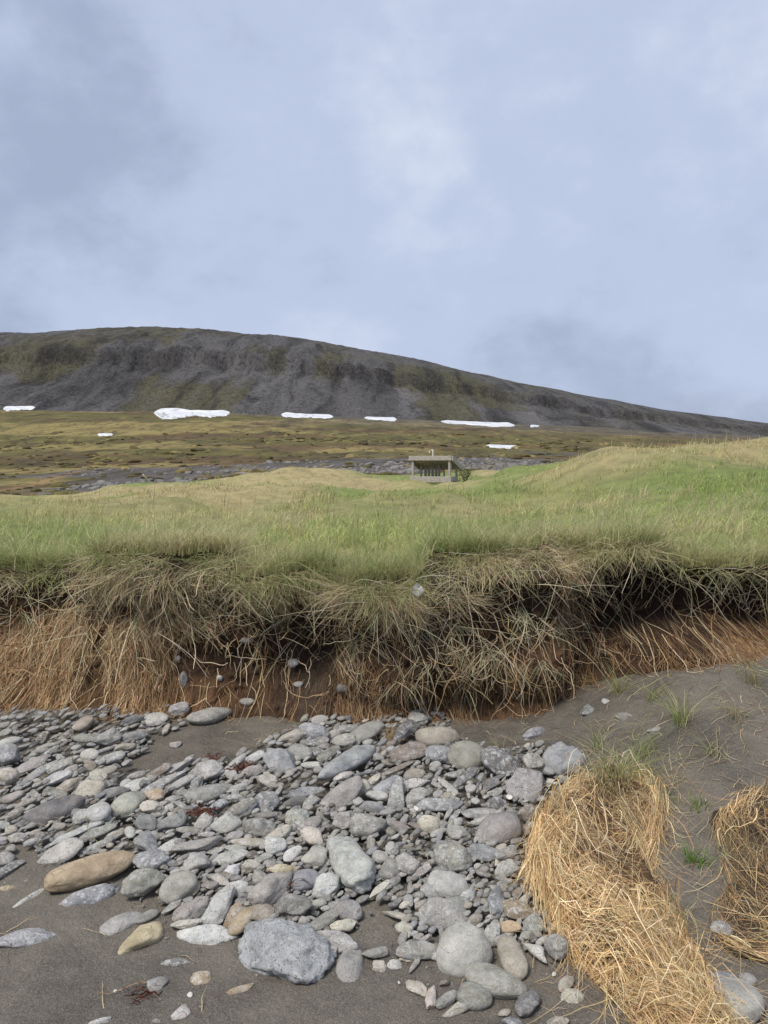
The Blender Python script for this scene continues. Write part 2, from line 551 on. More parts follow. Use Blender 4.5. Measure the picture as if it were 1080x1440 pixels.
def land_z(x, y):
    x, y = np.asarray(x, float), np.maximum(np.asarray(y, float), 4.3)
    u = np.clip(x / y, -1.299, 1.299); l = np.clip(np.log(y), _Lg[0], _Lg[-1] - 1e-6)
    a = (u + 1.3) / 2.6 * 260; b = (l - _Lg[0]) / (_Lg[-1] - _Lg[0]) * 300
    i, j = np.minimum(a.astype(int), 259), np.minimum(b.astype(int), 299)
    fa, fb = a - i, b - j
    z = _Zg[i, j] * (1 - fa) * (1 - fb) + _Zg[i + 1, j] * fa * (1 - fb) + _Zg[i, j + 1] * (1 - fa) * fb + _Zg[i + 1, j + 1] * fa * fb
    near = 1 - sstep(24, 40, y)
    z = z + near * (0.05 * fbm(x * 1.1, y * 1.1, oct=3, seed=11) * sstep(4.5, 7, y) + 0.012 * fbm(x * 5, y * 5, oct=2, seed=12))
    lipk = 1 - sstep(4.75, 5.7, y)
    z = z - lipk * (0.12 * sstep(0.0, 0.55, fbm(x * 1.5, 0.8, oct=2, seed=16)) + 0.03 * fbm(x * 5, 1.8, oct=2, seed=17))
    u_ = x / y
    z = z + near * (0.42 * np.exp(-((u_ + 0.11) / 0.075) ** 2 - ((y - 27) / 3.2) ** 2) + 0.16 * np.exp(-((u_ - 0.27) / 0.05) ** 2 - ((y - 12) / 1.6) ** 2) + 0.18 * np.exp(-((u_ + 0.36) / 0.09) ** 2 - ((y - 17) / 2.2) ** 2))
    z = z + near * 0.26 * fbm(x * 0.5, y * 0.35, oct=3, seed=13) * sstep(7, 12, y)
    z = z + (1 - near) * (0.12 * fbm(x / 6, y / 6, oct=4, seed=14) * (0.3 + sstep(60, 200, y)) * 2 + 1.2 * fbm(x / 70, y / 70, oct=3, seed=15) * sstep(120, 400, y))
    return z


RIDGE = np.array([(-900, 480), (-500, 478), (-200, 470), (0, 465), (60, 467), (180, 461), (250, 459), (330, 466), (420, 477), (540, 497), (640, 518), (740, 540), (840, 560), (940, 577), (1020, 588), (1080, 596), (1250, 614), (1500, 632), (2000, 645)], float)
FOOT = np.array([(-900, 584), (0, 586), (230, 592), (540, 600), (750, 608), (900, 618), (1080, 628), (1500, 645), (2000, 655)], float)
DF, DR = 600.0, 1000.0
T_P = np.array([-0.2, 0.0, 0.10, 0.25, 0.40, 0.465, 0.485, 0.56, 0.66, 0.8, 1.0, 1.08, 1.5, 2.2])
E_P = np.array([-0.12, 0.0, 0.10, 0.26, 0.42, 0.48, 0.60, 0.67, 0.76, 0.88, 1.0, 1.01, 0.98, 0.9])


def mountain_z(x, y):
    x, y = np.asarray(x, float), np.asarray(y, float)
    px = x / y * F_PX + 540
    zr = CAM_Z + slope(np.interp(px, RIDGE[:, 0], RIDGE[:, 1])) * DR
    zf = CAM_Z + slope(np.interp(px, FOOT[:, 0], FOOT[:, 1])) * DF
    t = (y - DF) / (DR - DF) + 0.05 * fbm(x / 120, 0.3, oct=3, seed=21)
    e_ = np.interp(t, T_P, E_P)
    z = zf + (zr - zf) * e_
    k = (zr - zf) / 150.0
    crag = np.exp(-((t - 0.47) / 0.11) ** 2)
    gul = np.abs(fbm(x / 30, y / 140, oct=4, seed=22))
    z = z - k * gul * (3.0 + 7.0 * crag) * sstep(-0.02, 0.1, t) * (1 - 0.75 * sstep(0.75, 1.0, t))
    z = z + k * 3.0 * fbm(x / 45, y / 45, oct=5, seed=23) * sstep(0.0, 0.1, t) * (1 - 0.7 * sstep(0.8, 1.0, t))
    z = z + k * (0.8 + 1.6 * crag) * fbm(x / 9, y / 9, oct=3, seed=24) * sstep(0.0, 0.15, t)
    return z


def far_z(x, y):
    a = land_z(x, np.minimum(y, 679.0) + 0 * np.asarray(x)) if False else land_z(np.asarray(x, float) * np.minimum(1, 679.0 / np.maximum(y, 1)), np.minimum(y, 679.0))
    return np.where(np.asarray(y) > DF - 70, np.maximum(a, mountain_z(x, y)), a)


# ------------------------------------------------------------------ setting: beach, bank, meadow, valley, mountain
beach_f = Grid2(beach_z, -5, 5, 1001, 1.0, 6.0, 501)
# beach (fine in view, coarse around)
xs = np.concatenate([np.linspace(-14, -3.1, 30), np.linspace(-3, 3, 401), np.linspace(3.1, 14, 30)])
ys = np.concatenate([np.linspace(-10, 1.2, 30), np.linspace(1.25, 5.4, 300)])
X, Y = np.meshgrid(xs, ys)
o = mesh('beach', np.stack([X, Y, beach_z(X, Y)], -1).reshape(-1, 3), grid_faces(len(ys), len(xs)), M_SAND)
tag(o, 'dark grey brown wet sand of the beach below the bank', kind='structure')


def PXX(px, d=4.55): return (px - 540) / F_PX * d
def PZZ(py, d=4.55): return CAM_Z + float(slope(py)) * d


def blob(x, z, px0, px1, py0, py1, soft=0.12):
    """smooth window over an image-sized box on the bank face"""
    a0, a1, b0, b1 = PXX(px0), PXX(px1), PZZ(py1), PZZ(py0)
    return sstep(a0 - soft, a0 + soft, x) * (1 - sstep(a1 - soft, a1 + soft, x)) * sstep(b0 - soft * .7, b0 + soft * .7, z) * (1 - sstep(b1 - soft * .7, b1 + soft * .7, z))


def clump(P, per, amount, seed, cell=0.06):
    """gather neighbouring strands into locks that close towards the tips"""
    r_ = np.random.default_rng(seed)
    N, K, _ = P.shape
    q = np.floor(P[:, 0] / cell + r_.normal(0, 0.25, (N, 3))).astype(np.int64)
    key = (q[:, 0] * 73856093) ^ (q[:, 1] * 19349663) ^ (q[:, 2] * 83492791)
    key = key * 8 + r_.integers(0, max(1, per), N)
    _, first, inv = np.unique(key, return_index=True, return_inverse=True)
    G = P[first[inv.ravel()]]
    s_ = np.linspace(0, 1, K)[None, :, None] ** 0.8 * amount * r_.uniform(0.4, 1.0, (N, 1, 1))
    shift = (P[:, :1] - G[:, :1]) * 0.25
    return P * (1 - s_) + (G + shift + r_.normal(0, 0.002, P.shape)) * s_


def bare(x, z):
    """places on the bank face where the sod has fallen away and bare soil shows"""
    b = 0.75 * blob(x, z, -120, 95, 795, 880, .07) + 0.8 * blob(x, z, 185, 345, 800, 838, .05) + 0.95 * blob(x, z, 385, 470, 845, 1010, .06)
    b = b + 0.7 * blob(x, z, 545, 640, 768, 798, .04) + 0.95 * blob(x, z, 845, 1200, 792, 885, .06) + 0.9 * blob(x, z, 765, 860, 925, 1000, .05) + 0.5 * blob(x, z, 130, 330, 890, 960, .08)
    n = fbm(x * 2.6, z * 4.0, oct=3, seed=88)
    return np.clip(b * (0.8 + 0.6 * n) + 0.85 * sstep(0.12, 0.5, n), 0, 0.97)


def foot_z(x):
    return beach_z(x, 4.5 + 0 * np.asarray(x, float))


def top_z(x):
    return land_z(x, 4.62 + 0 * np.asarray(x, float)) - 0.01


def bank_y(x, z, fine=True):
    x, z = np.asarray(x, float), np.asarray(z, float)
    wob = 0.10 * fbm(x * 1.1, 0.5, oct=3, seed=31)
    y = 4.72 + wob
    f = foot_z(x)
    y = y - 0.85 * np.maximum(f + 0.36 - z, 0) - 0.5 * np.maximum(f + 0.10 - z, 0)             # talus at the foot
    tz = top_z(x)
    lip = sstep(tz - 0.30, tz - 0.12, z)
    y = y - 0.13 * lip * (1 + 0.5 * fbm(x * 2.2, 2.0, oct=2, seed=33))
    y = y + 0.9 * np.maximum(z - (tz - 0.04), 0) ** 1.2 * 1.4                                   # rounded shoulder
    y = y - 0.13 * blob(x, z, 95, 420, 800, 900)                                               # turf mat hanging at the left
    y = y - 0.12 * blob(x, z, -200, 235, 880, 1000, 0.2)
    y = y + 0.07 * blob(x, z, 400, 470, 850, 960)
    y = y - 0.30 * blob(x, z, 480, 800, 790, 950, 0.12)                                         # big hanging mat in the middle
    y = y - 0.05 * blob(x, z, 560, 760, 800, 930, 0.1)
    y = y + 0.26 * blob(x, z, 835, 1200, 815, 885, 0.11)                                        # undercut at the right
    y = y + 0.12 * blob(x, z, 770, 860, 930, 985, 0.07)
    if fine:
        y = y - 0.10 * fbm(x * 3.0, z * 3.6, oct=3, seed=35) - 0.05 * np.abs(fbm(x * 9, z * 9, oct=3, seed=36)) - 0.012 * fbm(x * 40, z * 40, oct=2, seed=37)
    return y


bank_slow = bank_y
bank_f = Grid2(bank_slow, -4.7, 4.7, 941, -0.4, 1.6, 301)
_fx = np.linspace(-6, 6, 1201); _ff, _ft = foot_z(_fx), top_z(_fx)


def foot_f(x): return np.interp(x, _fx, _ff)
def top_f(x): return np.interp(x, _fx, _ft)


xs = np.linspace(-4.6, 4.6, 900)
ts = np.linspace(0, 1, 150)
X, Tq = np.meshgrid(xs, ts)
Zb = (foot_z(X) - 0.12) + (top_z(X) + 0.005 - foot_z(X) + 0.12) * Tq
Yb = bank_y(X, Zb)
Vb = np.stack([X, Yb, Zb], -1)
for yy, dz in ((4.87, -0.035), (5.05, -0.08)):            # the bank's top runs back under the turf
    Vb = np.concatenate([Vb, np.stack([xs, np.maximum(Yb[-1] + 0.02, yy), land_z(xs, np.full(len(xs), yy)) + dz], -1)[None]])
X, Tq, Zb = [np.concatenate([a, a[-1:], a[-1:]]) for a in (X, Tq, Zb)]
rootz = sstep(0.25, -0.25, fbm(X * 1.3, Zb * 1.6, oct=3, seed=41) + (Tq - 0.45) * 2.4)
rootz = np.clip(rootz + blob(X, Zb, -200, 240, 870, 1010, .15) * 0.8, 0, 1)[..., None]
dark, orange, olive = np.array([0.060, 0.036, 0.022]), np.array([0.15, 0.082, 0.042]), np.array([0.095, 0.072, 0.038])
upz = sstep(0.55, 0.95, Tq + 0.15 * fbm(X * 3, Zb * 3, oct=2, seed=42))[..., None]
gap = blob(X, Zb, 395, 480, 870, 990, .1)[..., None]
colb = dark * (1 - rootz) + orange * rootz * (0.75 + 0.5 * fbm(X * 4, Zb * 4, oct=3, seed=43)[..., None])
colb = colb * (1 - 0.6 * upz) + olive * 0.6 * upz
colb = colb * (1 - gap) + np.array([0.10, 0.075, 0.055]) * gap
lfz = blob(X, Zb, -300, 230, 870, 1020, .18)[..., None]
colb = colb * (1 - 0.8 * lfz) + np.array([0.29, 0.175, 0.08]) * 0.8 * lfz
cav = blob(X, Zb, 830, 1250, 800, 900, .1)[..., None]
brm = bare(X, Zb)[..., None]
colb = colb * (1 - 0.7 * brm) + np.array([0.058, 0.034, 0.021]) * 0.7 * brm
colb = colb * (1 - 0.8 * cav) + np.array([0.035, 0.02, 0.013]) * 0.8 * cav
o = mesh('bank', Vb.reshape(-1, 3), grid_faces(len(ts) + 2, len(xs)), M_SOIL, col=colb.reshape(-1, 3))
tag(o, 'eroded earth bank between the beach and the meadow', kind='structure')


def grass_mix(x, y):
    """0 green .. 1 straw, by place"""
    n = fbm(x * 0.5, y * 0.35, oct=4, seed=51)
    u = x / y
    s = 0.33 + 0.8 * n
    s = s + 0.42 * np.exp(-((u - 0.21) / 0.10) ** 2) * sstep(8, 11, y) * (1 - sstep(15, 20, y))
    s = s + 0.45 * np.exp(-((u - 0.42) / 0.12) ** 2) * sstep(11, 14, y)
    s = s + 0.55 * sstep(0.02, -0.15, u) * sstep(9, 15, y)
    s = s + 0.5 * np.exp(-((u + 0.11) / 0.09) ** 2 - ((y - 26) / 4.0) ** 2)
    s = s - 0.30 * np.exp(-((u - 0.08) / 0.09) ** 2) * sstep(12, 18, y)
    s = s - 0.30 * sstep(0.2, 0.35, u) * sstep(5.5, 6.5, y) * (1 - sstep(9, 11, y))
    s = s - 0.25 * sstep(-0.1, -0.3, u) * sstep(5.0, 5.6, y) * (1 - sstep(7, 9, y))
    s = s + 0.22 * (1 - sstep(4.65, 5.05, y))
    return np.clip(s, 0, 1)


GREEN, STRAW = np.array([0.28, 0.36, 0.10]), np.array([0.58, 0.48, 0.245])


def fan(name, u0, u1, nu, d0, d1, nd, zf, mat, colf, label, dz=0.0):
    us, ds = np.linspace(u0, u1, nu), np.geomspace(d0, d1, nd)
    U, D = np.meshgrid(us, ds)
    Xf = U * D
    Zf = zf(Xf, D) + dz
    ob = mesh(name, np.stack([Xf, D, Zf], -1).reshape(-1, 3), grid_faces(nd, nu), mat, col=colf(Xf, D, Zf).reshape(-1, 3))
    return tag(ob, label, kind='structure')


def col_meadow(x, y, z):
    s = grass_mix(x, y)[..., None]
    return (GREEN * (1 - s) + STRAW * s) * (0.78 + 0.2 * (1 - sstep(5.5, 9, y)))[..., None]


def col_valley(x, y, z):
    u = x / y
    oli, brn, yel, stn = np.array([0.118, 0.104, 0.030]), np.array([0.120, 0.078, 0.034]), np.array([0.29, 0.23, 0.085]), np.array([0.115, 0.104, 0.098])
    n = fbm(x / 40, y / 22, oct=4, seed=61)
    band = fbm(u * 3, np.log(y) * 9, oct=3, seed=62)
    a = sstep(-0.25, 0.35, n)[..., None]
    c = oli * (1 - a) + brn * a
    yb = (sstep(0.2, 0.7, band + 0.35 * fbm(x / 7, y / 14, oct=3, seed=64) + 0.2 * sstep(-0.1, -0.45, u)))[..., None]
    c = c * (1 - 0.75 * yb) + yel * 0.75 * yb
    ed = 0.25 * fbm(x / 9, y / 9, oct=3, seed=63)
    st = sstep(0.3, 0.7, sstep(42, 62, y) * (1 - sstep(105, 165, y + 30 * n)) * sstep(-0.50, -0.36, u + 0.2 * ed) + ed)[..., None]
    pth = np.exp(-((u + 0.47 - (np.log(y) - 4.45) * 0.22) / 0.012) ** 2)[..., None] * (sstep(50, 60, y) * (1 - sstep(110, 130, y)))[..., None]
    c = c * (1 - st) + stn * st
    far = (sstep(330, 480, y) * sstep(-0.28, -0.05, u + 0.12 * n))[..., None] * 0.7
    c = c * (1 - far) + stn * 0.9 * far
    return c * (1 - 0.8 * pth) + np.array([0.30, 0.19, 0.09]) * 0.8 * pth


def col_mount(x, y, z):
    t = (y - DF) / (DR - DF) + 0.05 * fbm(x / 120, 0.3, oct=3, seed=21)
    scree = np.array([0.150, 0.143, 0.140]) * (1 + 0.45 * fbm(x / 22, y / 260, oct=3, seed=74) * (1 - sstep(0.45, 0.5, t)))[..., None]
    n = fbm(x / 55, y / 160, oct=4, seed=71)
    grn = sstep(0.02, 0.35, n + 0.18 * np.exp(-((t - 0.30) / 0.18) ** 2) - 0.1) * sstep(-0.05, 0.08, t) * (1 - 0.6 * sstep(0.55, 0.8, t))
    g2 = sstep(0.25, 0.6, fbm(x / 80, y / 40, oct=3, seed=72)) * 0.4 * sstep(0.5, 0.8, t)
    k = (np.clip(grn * 0.75 + g2, 0, 1) * (1 - 0.65 * sstep(0.1, 0.35, x / y)))[..., None]
    c = scree * (1 - k) + np.array([0.118, 0.108, 0.042]) * k
    cl = (sstep(0.445, 0.462, t) * (1 - sstep(0.50, 0.54, t)))[..., None] * (0.8 + 1.0 * fbm(x / 14, 0.2, oct=4, seed=73))[..., None]
    return c * (1 - 0.62 * np.clip(cl, 0, 1)) + np.array([0.05, 0.046, 0.046]) * 0.62 * np.clip(cl, 0, 1)


fan('meadow', -1.25, 1.25, 420, 4.80, 36, 300, lambda x, y: land_z(x, y) - 0.035 * (1 - sstep(4.80, 4.95, y)), M_MEADOW, col_meadow, 'grassy meadow of humps on top of the bank')
fan('valley', -1.25, 1.25, 520, 34, 676, 330, land_z, M_VALLEY, col_valley, 'brown and olive heath rising to the mountain foot', -0.04)
fan('mountain', -1.25, 1.25, 1000, 545, 1500, 230, mountain_z, M_MOUNT, col_mount, 'long dark scree mountain with a rounded ridge')


# ------------------------------------------------------------------ stones
COLS = dict(g=(0.29, 0.283, 0.267), l=(0.43, 0.42, 0.39), d=(0.11, 0.11, 0.115), b=(0.27, 0.28, 0.295), w=(0.58, 0.57, 0.54),
            k=(0.34, 0.345, 0.355), t=(0.37, 0.325, 0.26), o=(0.43, 0.315, 0.18), p=(0.325, 0.30, 0.275), v=(0.285, 0.282, 0.24), n=(0.16, 0.125, 0.095), y=(0.50, 0.42, 0.24), c=(0.50, 0.455, 0.37))
CNAME = dict(k='blue grey', g='grey', l='light grey', d='dark slate', b='bluish grey', w='whitish', t='tan', o='ochre', p='pinkish brown', v='greenish grey', n='dark brown', y='yellowish', c='cream')
# px, py, length, height (image), tilt, colour, form (r smooth, a angular, f flat slab), label
S = [
 (10,1061,28,30,70,'b','a','big bluish angular stone at the frame edge below the orange roots'),
 (119,1018,28,26,80,'t','r','tan stone half covered by orange root strands'),
 (41,1078,42,20,45,'p','f',None),(52,1088,54,15,55,'g','f','long narrow grey stone standing steeply beside a pinkish brown slab'),
 (84,1076,32,20,30,'v','r',None),(77,1095,42,15,30,'l','r',None),(98,1103,30,24,50,'t','r',None),
 (128,1110,36,32,40,'c','a','chunky cream coloured stone with cracked top'),
 (77,1141,76,34,22,'d','r','large dark slate oval cobble with smooth surface'),
 (138,1142,32,26,10,'w','r','pale rounded stone right beside the large dark slate cobble'),
 (180,1130,40,36,50,'v','r','greenish grey upright cobble with pale rim'),
 (127,1223,98,44,18,'o','r','large smooth ochre oval cobble lying on the sand'),
 (122,1267,76,34,25,'b','a','flat bluish white mottled stone half sunk in sand below the ochre cobble'),
 (36,1325,78,30,10,'b','a','mottled grey rock sunk in the sand at the frame edge'),
 (40,1265,42,12,45,'l','a','thin mottled grey sliver of rock in the sand'),
 (171,1301,52,30,25,'g','r','smooth grey cobble half buried beside the yellow angular rock'),
 (197,1326,54,48,40,'y','a','yellow angular rock with flat lit face in the sand'),
 (201,1239,54,36,15,'v','a','mottled green and grey cobble to the right of the ochre cobble'),
 (249,1246,46,42,35,'v','r','rounded olive grey cobble with pale lower edge'),
 (289,1319,88,30,-2,'w','a','whitish blue fish shaped stone with lichen touching the speckled boulder'),
 (402,1340,128,92,-20,'k','a','biggest boulder, blue grey with dark speckles, at the sand edge'),
 (488,1072,76,34,33,'b','r','large blue grey oval cobble lying at a slant'),
 (478,1122,76,30,38,'p','r','long pinkish tan cobble in the middle of the stones'),
 (393,1071,46,38,0,'b','a','blocky bluish grey rock with square outline'),
 (517,1029,44,30,30,'g','r','smooth grey egg shaped cobble beside hanging straw'),
 (615,1037,58,28,-3,'t','r','tan loaf shaped cobble under the hanging roots'),
 (658,1063,48,40,20,'v','r','big smooth grey brown cobble right below the bank'),
 (792,1070,52,58,-60,'b','a','pale bluish upright rock beside the fallen turf clod'),
 (742,1107,54,46,40,'g','f','layered grey slab lying above the fallen turf clod'),
 (700,1168,64,44,20,'g','r','grey heart shaped cobble left of the turf clod'),
 (493,1208,80,60,-55,'l','a','large pale grey mottled rock with pointed lower end'),
 (650,1336,74,64,20,'l','r','large smooth pale rounded boulder near the turf clod'),
 (697,1379,80,42,-18,'v','r','oval grey stone with fine lines lying tilted on the sand'),
 (719,1343,50,38,100,'t','r','brownish tan egg shaped cobble between the pale boulder and the clod'),
 (741,1410,38,32,40,'d','a','dark bluish speckled stone near the bottom of the frame'),
 (625,1286,72,38,-5,'g','f','broad grey slab with straight edges above the pale boulder'),
 (631,1246,56,34,-12,'l','r','pale arched cobble above the broad grey slab'),
 (637,1205,52,40,0,'v','a','tan and green speckled block under the heart shaped cobble'),
 (1037,1405,60,54,-15,'l','r','rounded pale grey boulder at the lower corner beyond the clod'),
 (474,1325,60,26,-15,'l','a','speckled flat stone leaning on the big speckled boulder'),
 (492,1360,48,40,80,'g','r','smooth grey stone sunk in sand right of the speckled boulder'),
 (291,1117,68,22,13,'g','r','long grey club shaped cobble'),
 (293,1085,40,26,-10,'l','a','blocky mottled grey stone beside red seaweed'),
 (329,1075,40,14,50,'l','r','peanut shaped pale stone standing at a slant'),
 (353,1068,38,13,30,'w','r','smooth whitish finger shaped stone'),
 (381,1247,54,42,52,'p','a','pinkish tan angular rock with a broad face'),
 (307,1277,62,32,55,'l','a','light grey upright rock with dark notch below'),
 (341,1294,42,26,45,'o','r','ochre brown cobble touching the speckled boulder'),
 (428,1237,38,28,20,'b','r','smooth pale blue pebble beside dark red seaweed'),
 (457,1245,42,32,30,'w','a','whitish lichen crusted stone with sharp edge'),
 (570,1062,62,26,20,'n','f','dark brown plank shaped stone under the tan straw'),
 (296,1006,52,26,12,'p','r','pinkish slab partly under the hanging roots'),
 (216,1012,38,18,15,'l','f','grey stone with white ring shaped veins'),
 (517,1160,52,34,10,'v','a','pale greenish faceted rock above the mottled rock'),
 (558,1125,60,24,80,'g','f','grey brown slab standing upright on its end'),
 (8,1030,16,11,30,'v','r',None),(12,1043,28,14,20,'l','r',None),(32,1050,16,9,30,'g','r',None),(60,1038,18,16,50,'n','r',None),(94,1034,18,16,60,'n','r',None),
 (118,1038,28,12,-5,'v','r',None),(150,1038,36,22,20,'l','a',None),(185,1013,28,14,20,'d','a',None),(188,1035,36,13,10,'d','r',None),(176,1050,26,14,10,'c','r',None),
 (126,1061,24,16,-5,'l','r',None),(154,1066,38,16,15,'g','r',None),(145,1056,26,10,30,'g','r',None),(66,1050,24,12,20,'v','r',None),(57,1056,22,8,10,'g','r',None),
 (71,1057,24,9,35,'g','f',None),(80,1116,30,12,-3,'v','r',None),(47,1119,20,10,0,'v','r',None),(139,1091,24,18,-30,'c','r',None),(162,1114,40,14,12,'d','r',None),
 (156,1102,18,16,60,'d','a',None),(116,1148,24,18,20,'g','r',None),(22,1144,20,18,50,'t','a',None),(34,1158,16,12,20,'d','r',None),(36,1129,28,10,25,'t','r',None),
 (19,1121,26,14,30,'p','r',None),(193,1105,30,18,25,'l','r',None),(176,1102,12,12,60,'l','r',None),(192,1090,22,10,20,'g','r',None),(150,1084,26,12,20,'c','r',None),
 (100,1081,18,10,25,'p','r',None),(127,1077,18,15,-40,'n','r',None),(10,1093,28,26,10,'t','r',None),(108,1170,60,14,28,'l','f',None),(132,1172,58,14,22,'v','f',None),
 (183,1170,14,18,50,'l','r',None),(163,1173,22,14,30,'t','r',None),(25,1178,28,12,0,'p','r',None),(4,1160,10,20,80,'g','r',None),
 (226,984,36,10,5,'d','f',None),(229,995,20,12,20,'d','a',None),(250,998,30,20,20,'l','a',None),(200,1031,20,14,-30,'n','r',None),(283,987,22,8,35,'t','r',None),
 (330,985,32,14,0,'n','r',None),(247,1046,16,12,0,'p','r',None),(222,1085,36,12,30,'n','r',None),(251,1078,22,18,40,'g','a',None),(265,1070,18,14,50,'l','a',None),
 (231,1099,50,14,32,'g','f',None),(252,1102,42,13,32,'l','r',None),(354,1085,28,18,20,'p','r',None),(375,1098,38,20,-15,'c','a',None),(274,1103,24,20,60,'g','a',None),
 (255,1114,22,8,0,'g','r',None),(217,1119,28,14,0,'o','r',None),(243,1123,24,8,15,'g','f',None),(204,1103,16,16,0,'g','r',None),(214,1136,34,18,-5,'c','a',None),
 (238,1136,12,14,70,'g','r',None),(254,1133,20,10,-20,'g','r',None),(265,1138,26,12,20,'d','r',None),(206,1157,32,26,-40,'b','a',None),(243,1158,38,22,25,'b','a',None),
 (266,1168,36,10,-5,'v','r',None),(286,1157,26,22,60,'p','a',None),(318,1158,40,28,15,'l','r',None),(306,1135,28,20,30,'b','a',None),(338,1138,42,26,30,'v','a',None),
 (328,1122,26,10,5,'g','r',None),(336,1108,32,12,15,'g','f',None),(374,1130,36,34,30,'g','r',None),(362,1163,50,26,-5,'g','a',None),(373,1147,28,10,5,'g','r',None),
 (292,1174,20,8,0,'g','r',None),(330,1175,24,14,20,'g','a',None),(392,1173,36,24,30,'c','a',None),
 (413,1034,38,20,20,'c','a',None),(441,1029,42,22,-10,'b','a',None),(450,1012,22,14,20,'p','r',None),(482,996,18,8,0,'g','r',None),(468,1033,22,12,25,'p','r',None),
 (489,1025,28,14,20,'g','r',None),(484,1043,32,20,15,'v','a',None),(422,1057,34,20,-20,'l','r',None),(440,1045,26,8,-5,'g','f',None),(455,1042,14,10,30,'g','r',None),
 (445,1058,14,22,65,'d','r',None),(462,1060,32,18,40,'v','r',None),(438,1076,30,8,0,'l','f',None),(482,1092,26,14,25,'l','r',None),(427,1114,58,14,8,'b','f',None),
 (415,1128,34,14,15,'d','r',None),(437,1128,26,16,40,'l','a',None),(507,1107,26,24,30,'t','a',None),(525,1097,24,10,35,'t','f',None),(560,1080,48,9,25,'n','f',None),
 (570,1028,42,24,40,'d','a',None),(584,989,36,22,0,'g','r',None),(586,1009,24,14,0,'g','r',None),(615,1060,38,24,0,'b','a',None),(583,1089,30,16,10,'t','r',None),
 (585,1101,38,14,12,'l','f',None),(545,1105,42,18,30,'b','f',None),(530,1119,30,12,0,'l','f',None),(586,1121,34,22,40,'g','r',None),(523,1134,34,15,-5,'b','r',None),
 (502,1126,14,16,60,'g','r',None),(485,1153,32,28,50,'p','a',None),(560,1162,26,14,-20,'p','r',None),(504,1140,14,8,-10,'g','r',None),(545,1142,22,10,10,'g','r',None),
 (437,1160,32,20,30,'g','r',None),(418,1150,32,28,0,'v','a',None),(440,1176,24,36,60,'c','a',None),
 (638,1089,26,9,15,'g','f',None),(653,1093,46,13,35,'d','f',None),(630,1105,32,9,-40,'l','f',None),(704,1072,52,36,-30,'d','a',None),(750,1074,28,24,0,'v','a',None),
 (768,1083,12,24,80,'b','r',None),(695,1096,32,9,20,'d','f',None),(690,1105,30,8,25,'d','f',None),(697,1115,24,12,10,'g','r',None),(711,1109,16,10,10,'g','r',None),
 (701,1131,30,20,0,'d','a',None),(743,1143,24,22,20,'n','r',None),(677,1155,30,10,10,'l','r',None),(675,1143,50,16,10,'g','f',None),(618,1131,64,22,10,'b','a',None),
 (639,1148,28,9,50,'g','f',None),(630,1145,18,7,50,'g','f',None),(604,1158,30,24,15,'c','r',None),(645,1172,32,24,-20,'l','a',None),(617,1170,26,10,20,'g','r',None),
 (85,1200,58,28,30,'l','f',None),(135,1190,46,9,25,'l','f',None),(8,1206,22,24,60,'g','r',None),(8,1224,36,16,45,'g','r',None),(8,1251,28,10,10,'o','r',None),
 (140,1438,30,10,10,'l','a',None),(212,1210,52,26,-5,'b','a',None),(205,1185,40,26,-30,'b','a',None),(2,1183,16,10,0,'g','r',None),(16,1193,14,10,0,'g','r',None),(45,1184,18,10,25,'l','r',None),
 (278,1188,66,18,10,'g','r',None),(238,1190,30,16,35,'l','r',None),(300,1197,30,9,10,'l','f',None),(350,1184,52,12,-5,'t','f',None),(330,1193,32,8,0,'v','f',None),
 (322,1206,52,18,15,'l','f',None),(278,1212,36,28,0,'g','a',None),(327,1224,24,16,15,'w','r',None),(352,1218,26,16,10,'t','a',None),(355,1203,12,16,80,'n','r',None),
 (310,1238,30,14,-20,'p','r',None),(373,1205,22,12,30,'g','r',None),(386,1188,32,26,-10,'w','a',None),(275,1249,18,14,80,'y','r',None),(295,1246,22,12,10,'p','r',None),
 (334,1250,28,20,0,'l','a',None),(398,1222,42,14,0,'y','r',None),(365,1235,22,24,60,'v','a',None),(269,1278,48,26,35,'p','a',None),(285,1278,26,12,60,'g','r',None),
 (262,1298,40,12,10,'c','f',None),(325,1288,38,14,55,'o','r',None),(366,1285,38,26,0,'n','r',None),(246,1355,40,14,10,'g','r',None),(283,1379,30,26,-20,'o','r',None),
 (222,1387,32,22,15,'g','r',None),(336,1394,38,16,30,'o','a',None),(251,1428,30,22,30,'p','r',None),(220,1437,14,8,0,'g','r',None),(242,1275,28,10,35,'v','f',None),(208,1289,28,16,30,'l','r',None),
 (411,1200,26,18,40,'w','r',None),(412,1273,50,30,10,'v','a',None),(448,1270,22,10,5,'l','r',None),(494,1252,18,14,0,'g','a',None),(489,1280,38,26,0,'l','r',None),
 (457,1294,46,18,30,'v','r',None),(483,1302,36,16,5,'c','a',None),(527,1340,34,14,12,'l','a',None),(534,1361,20,16,0,'c','a',None),(557,1286,40,8,-12,'c','f',None),
 (548,1224,32,32,0,'g','r',None),(571,1214,38,36,0,'p','r',None),(534,1250,34,10,35,'c','f',None),(588,1228,38,12,30,'p','f',None),(568,1305,24,16,-10,'c','a',None),
 (586,1335,56,24,0,'v','a',None),(578,1347,30,14,20,'t','a',None),(556,1358,16,22,80,'l','a',None),(583,1357,22,8,50,'p','r',None),(586,1389,30,18,-35,'c','r',None),
 (535,1205,22,20,0,'g','r',None),(551,1195,18,20,50,'l','a',None),(443,1205,28,34,80,'v','a',None),
 (682,1199,46,22,0,'b','f',None),(712,1202,32,18,20,'g','a',None),(713,1222,40,22,15,'g','r',None),(606,1252,20,28,80,'g','r',None),(643,1268,38,14,0,'g','a',None),
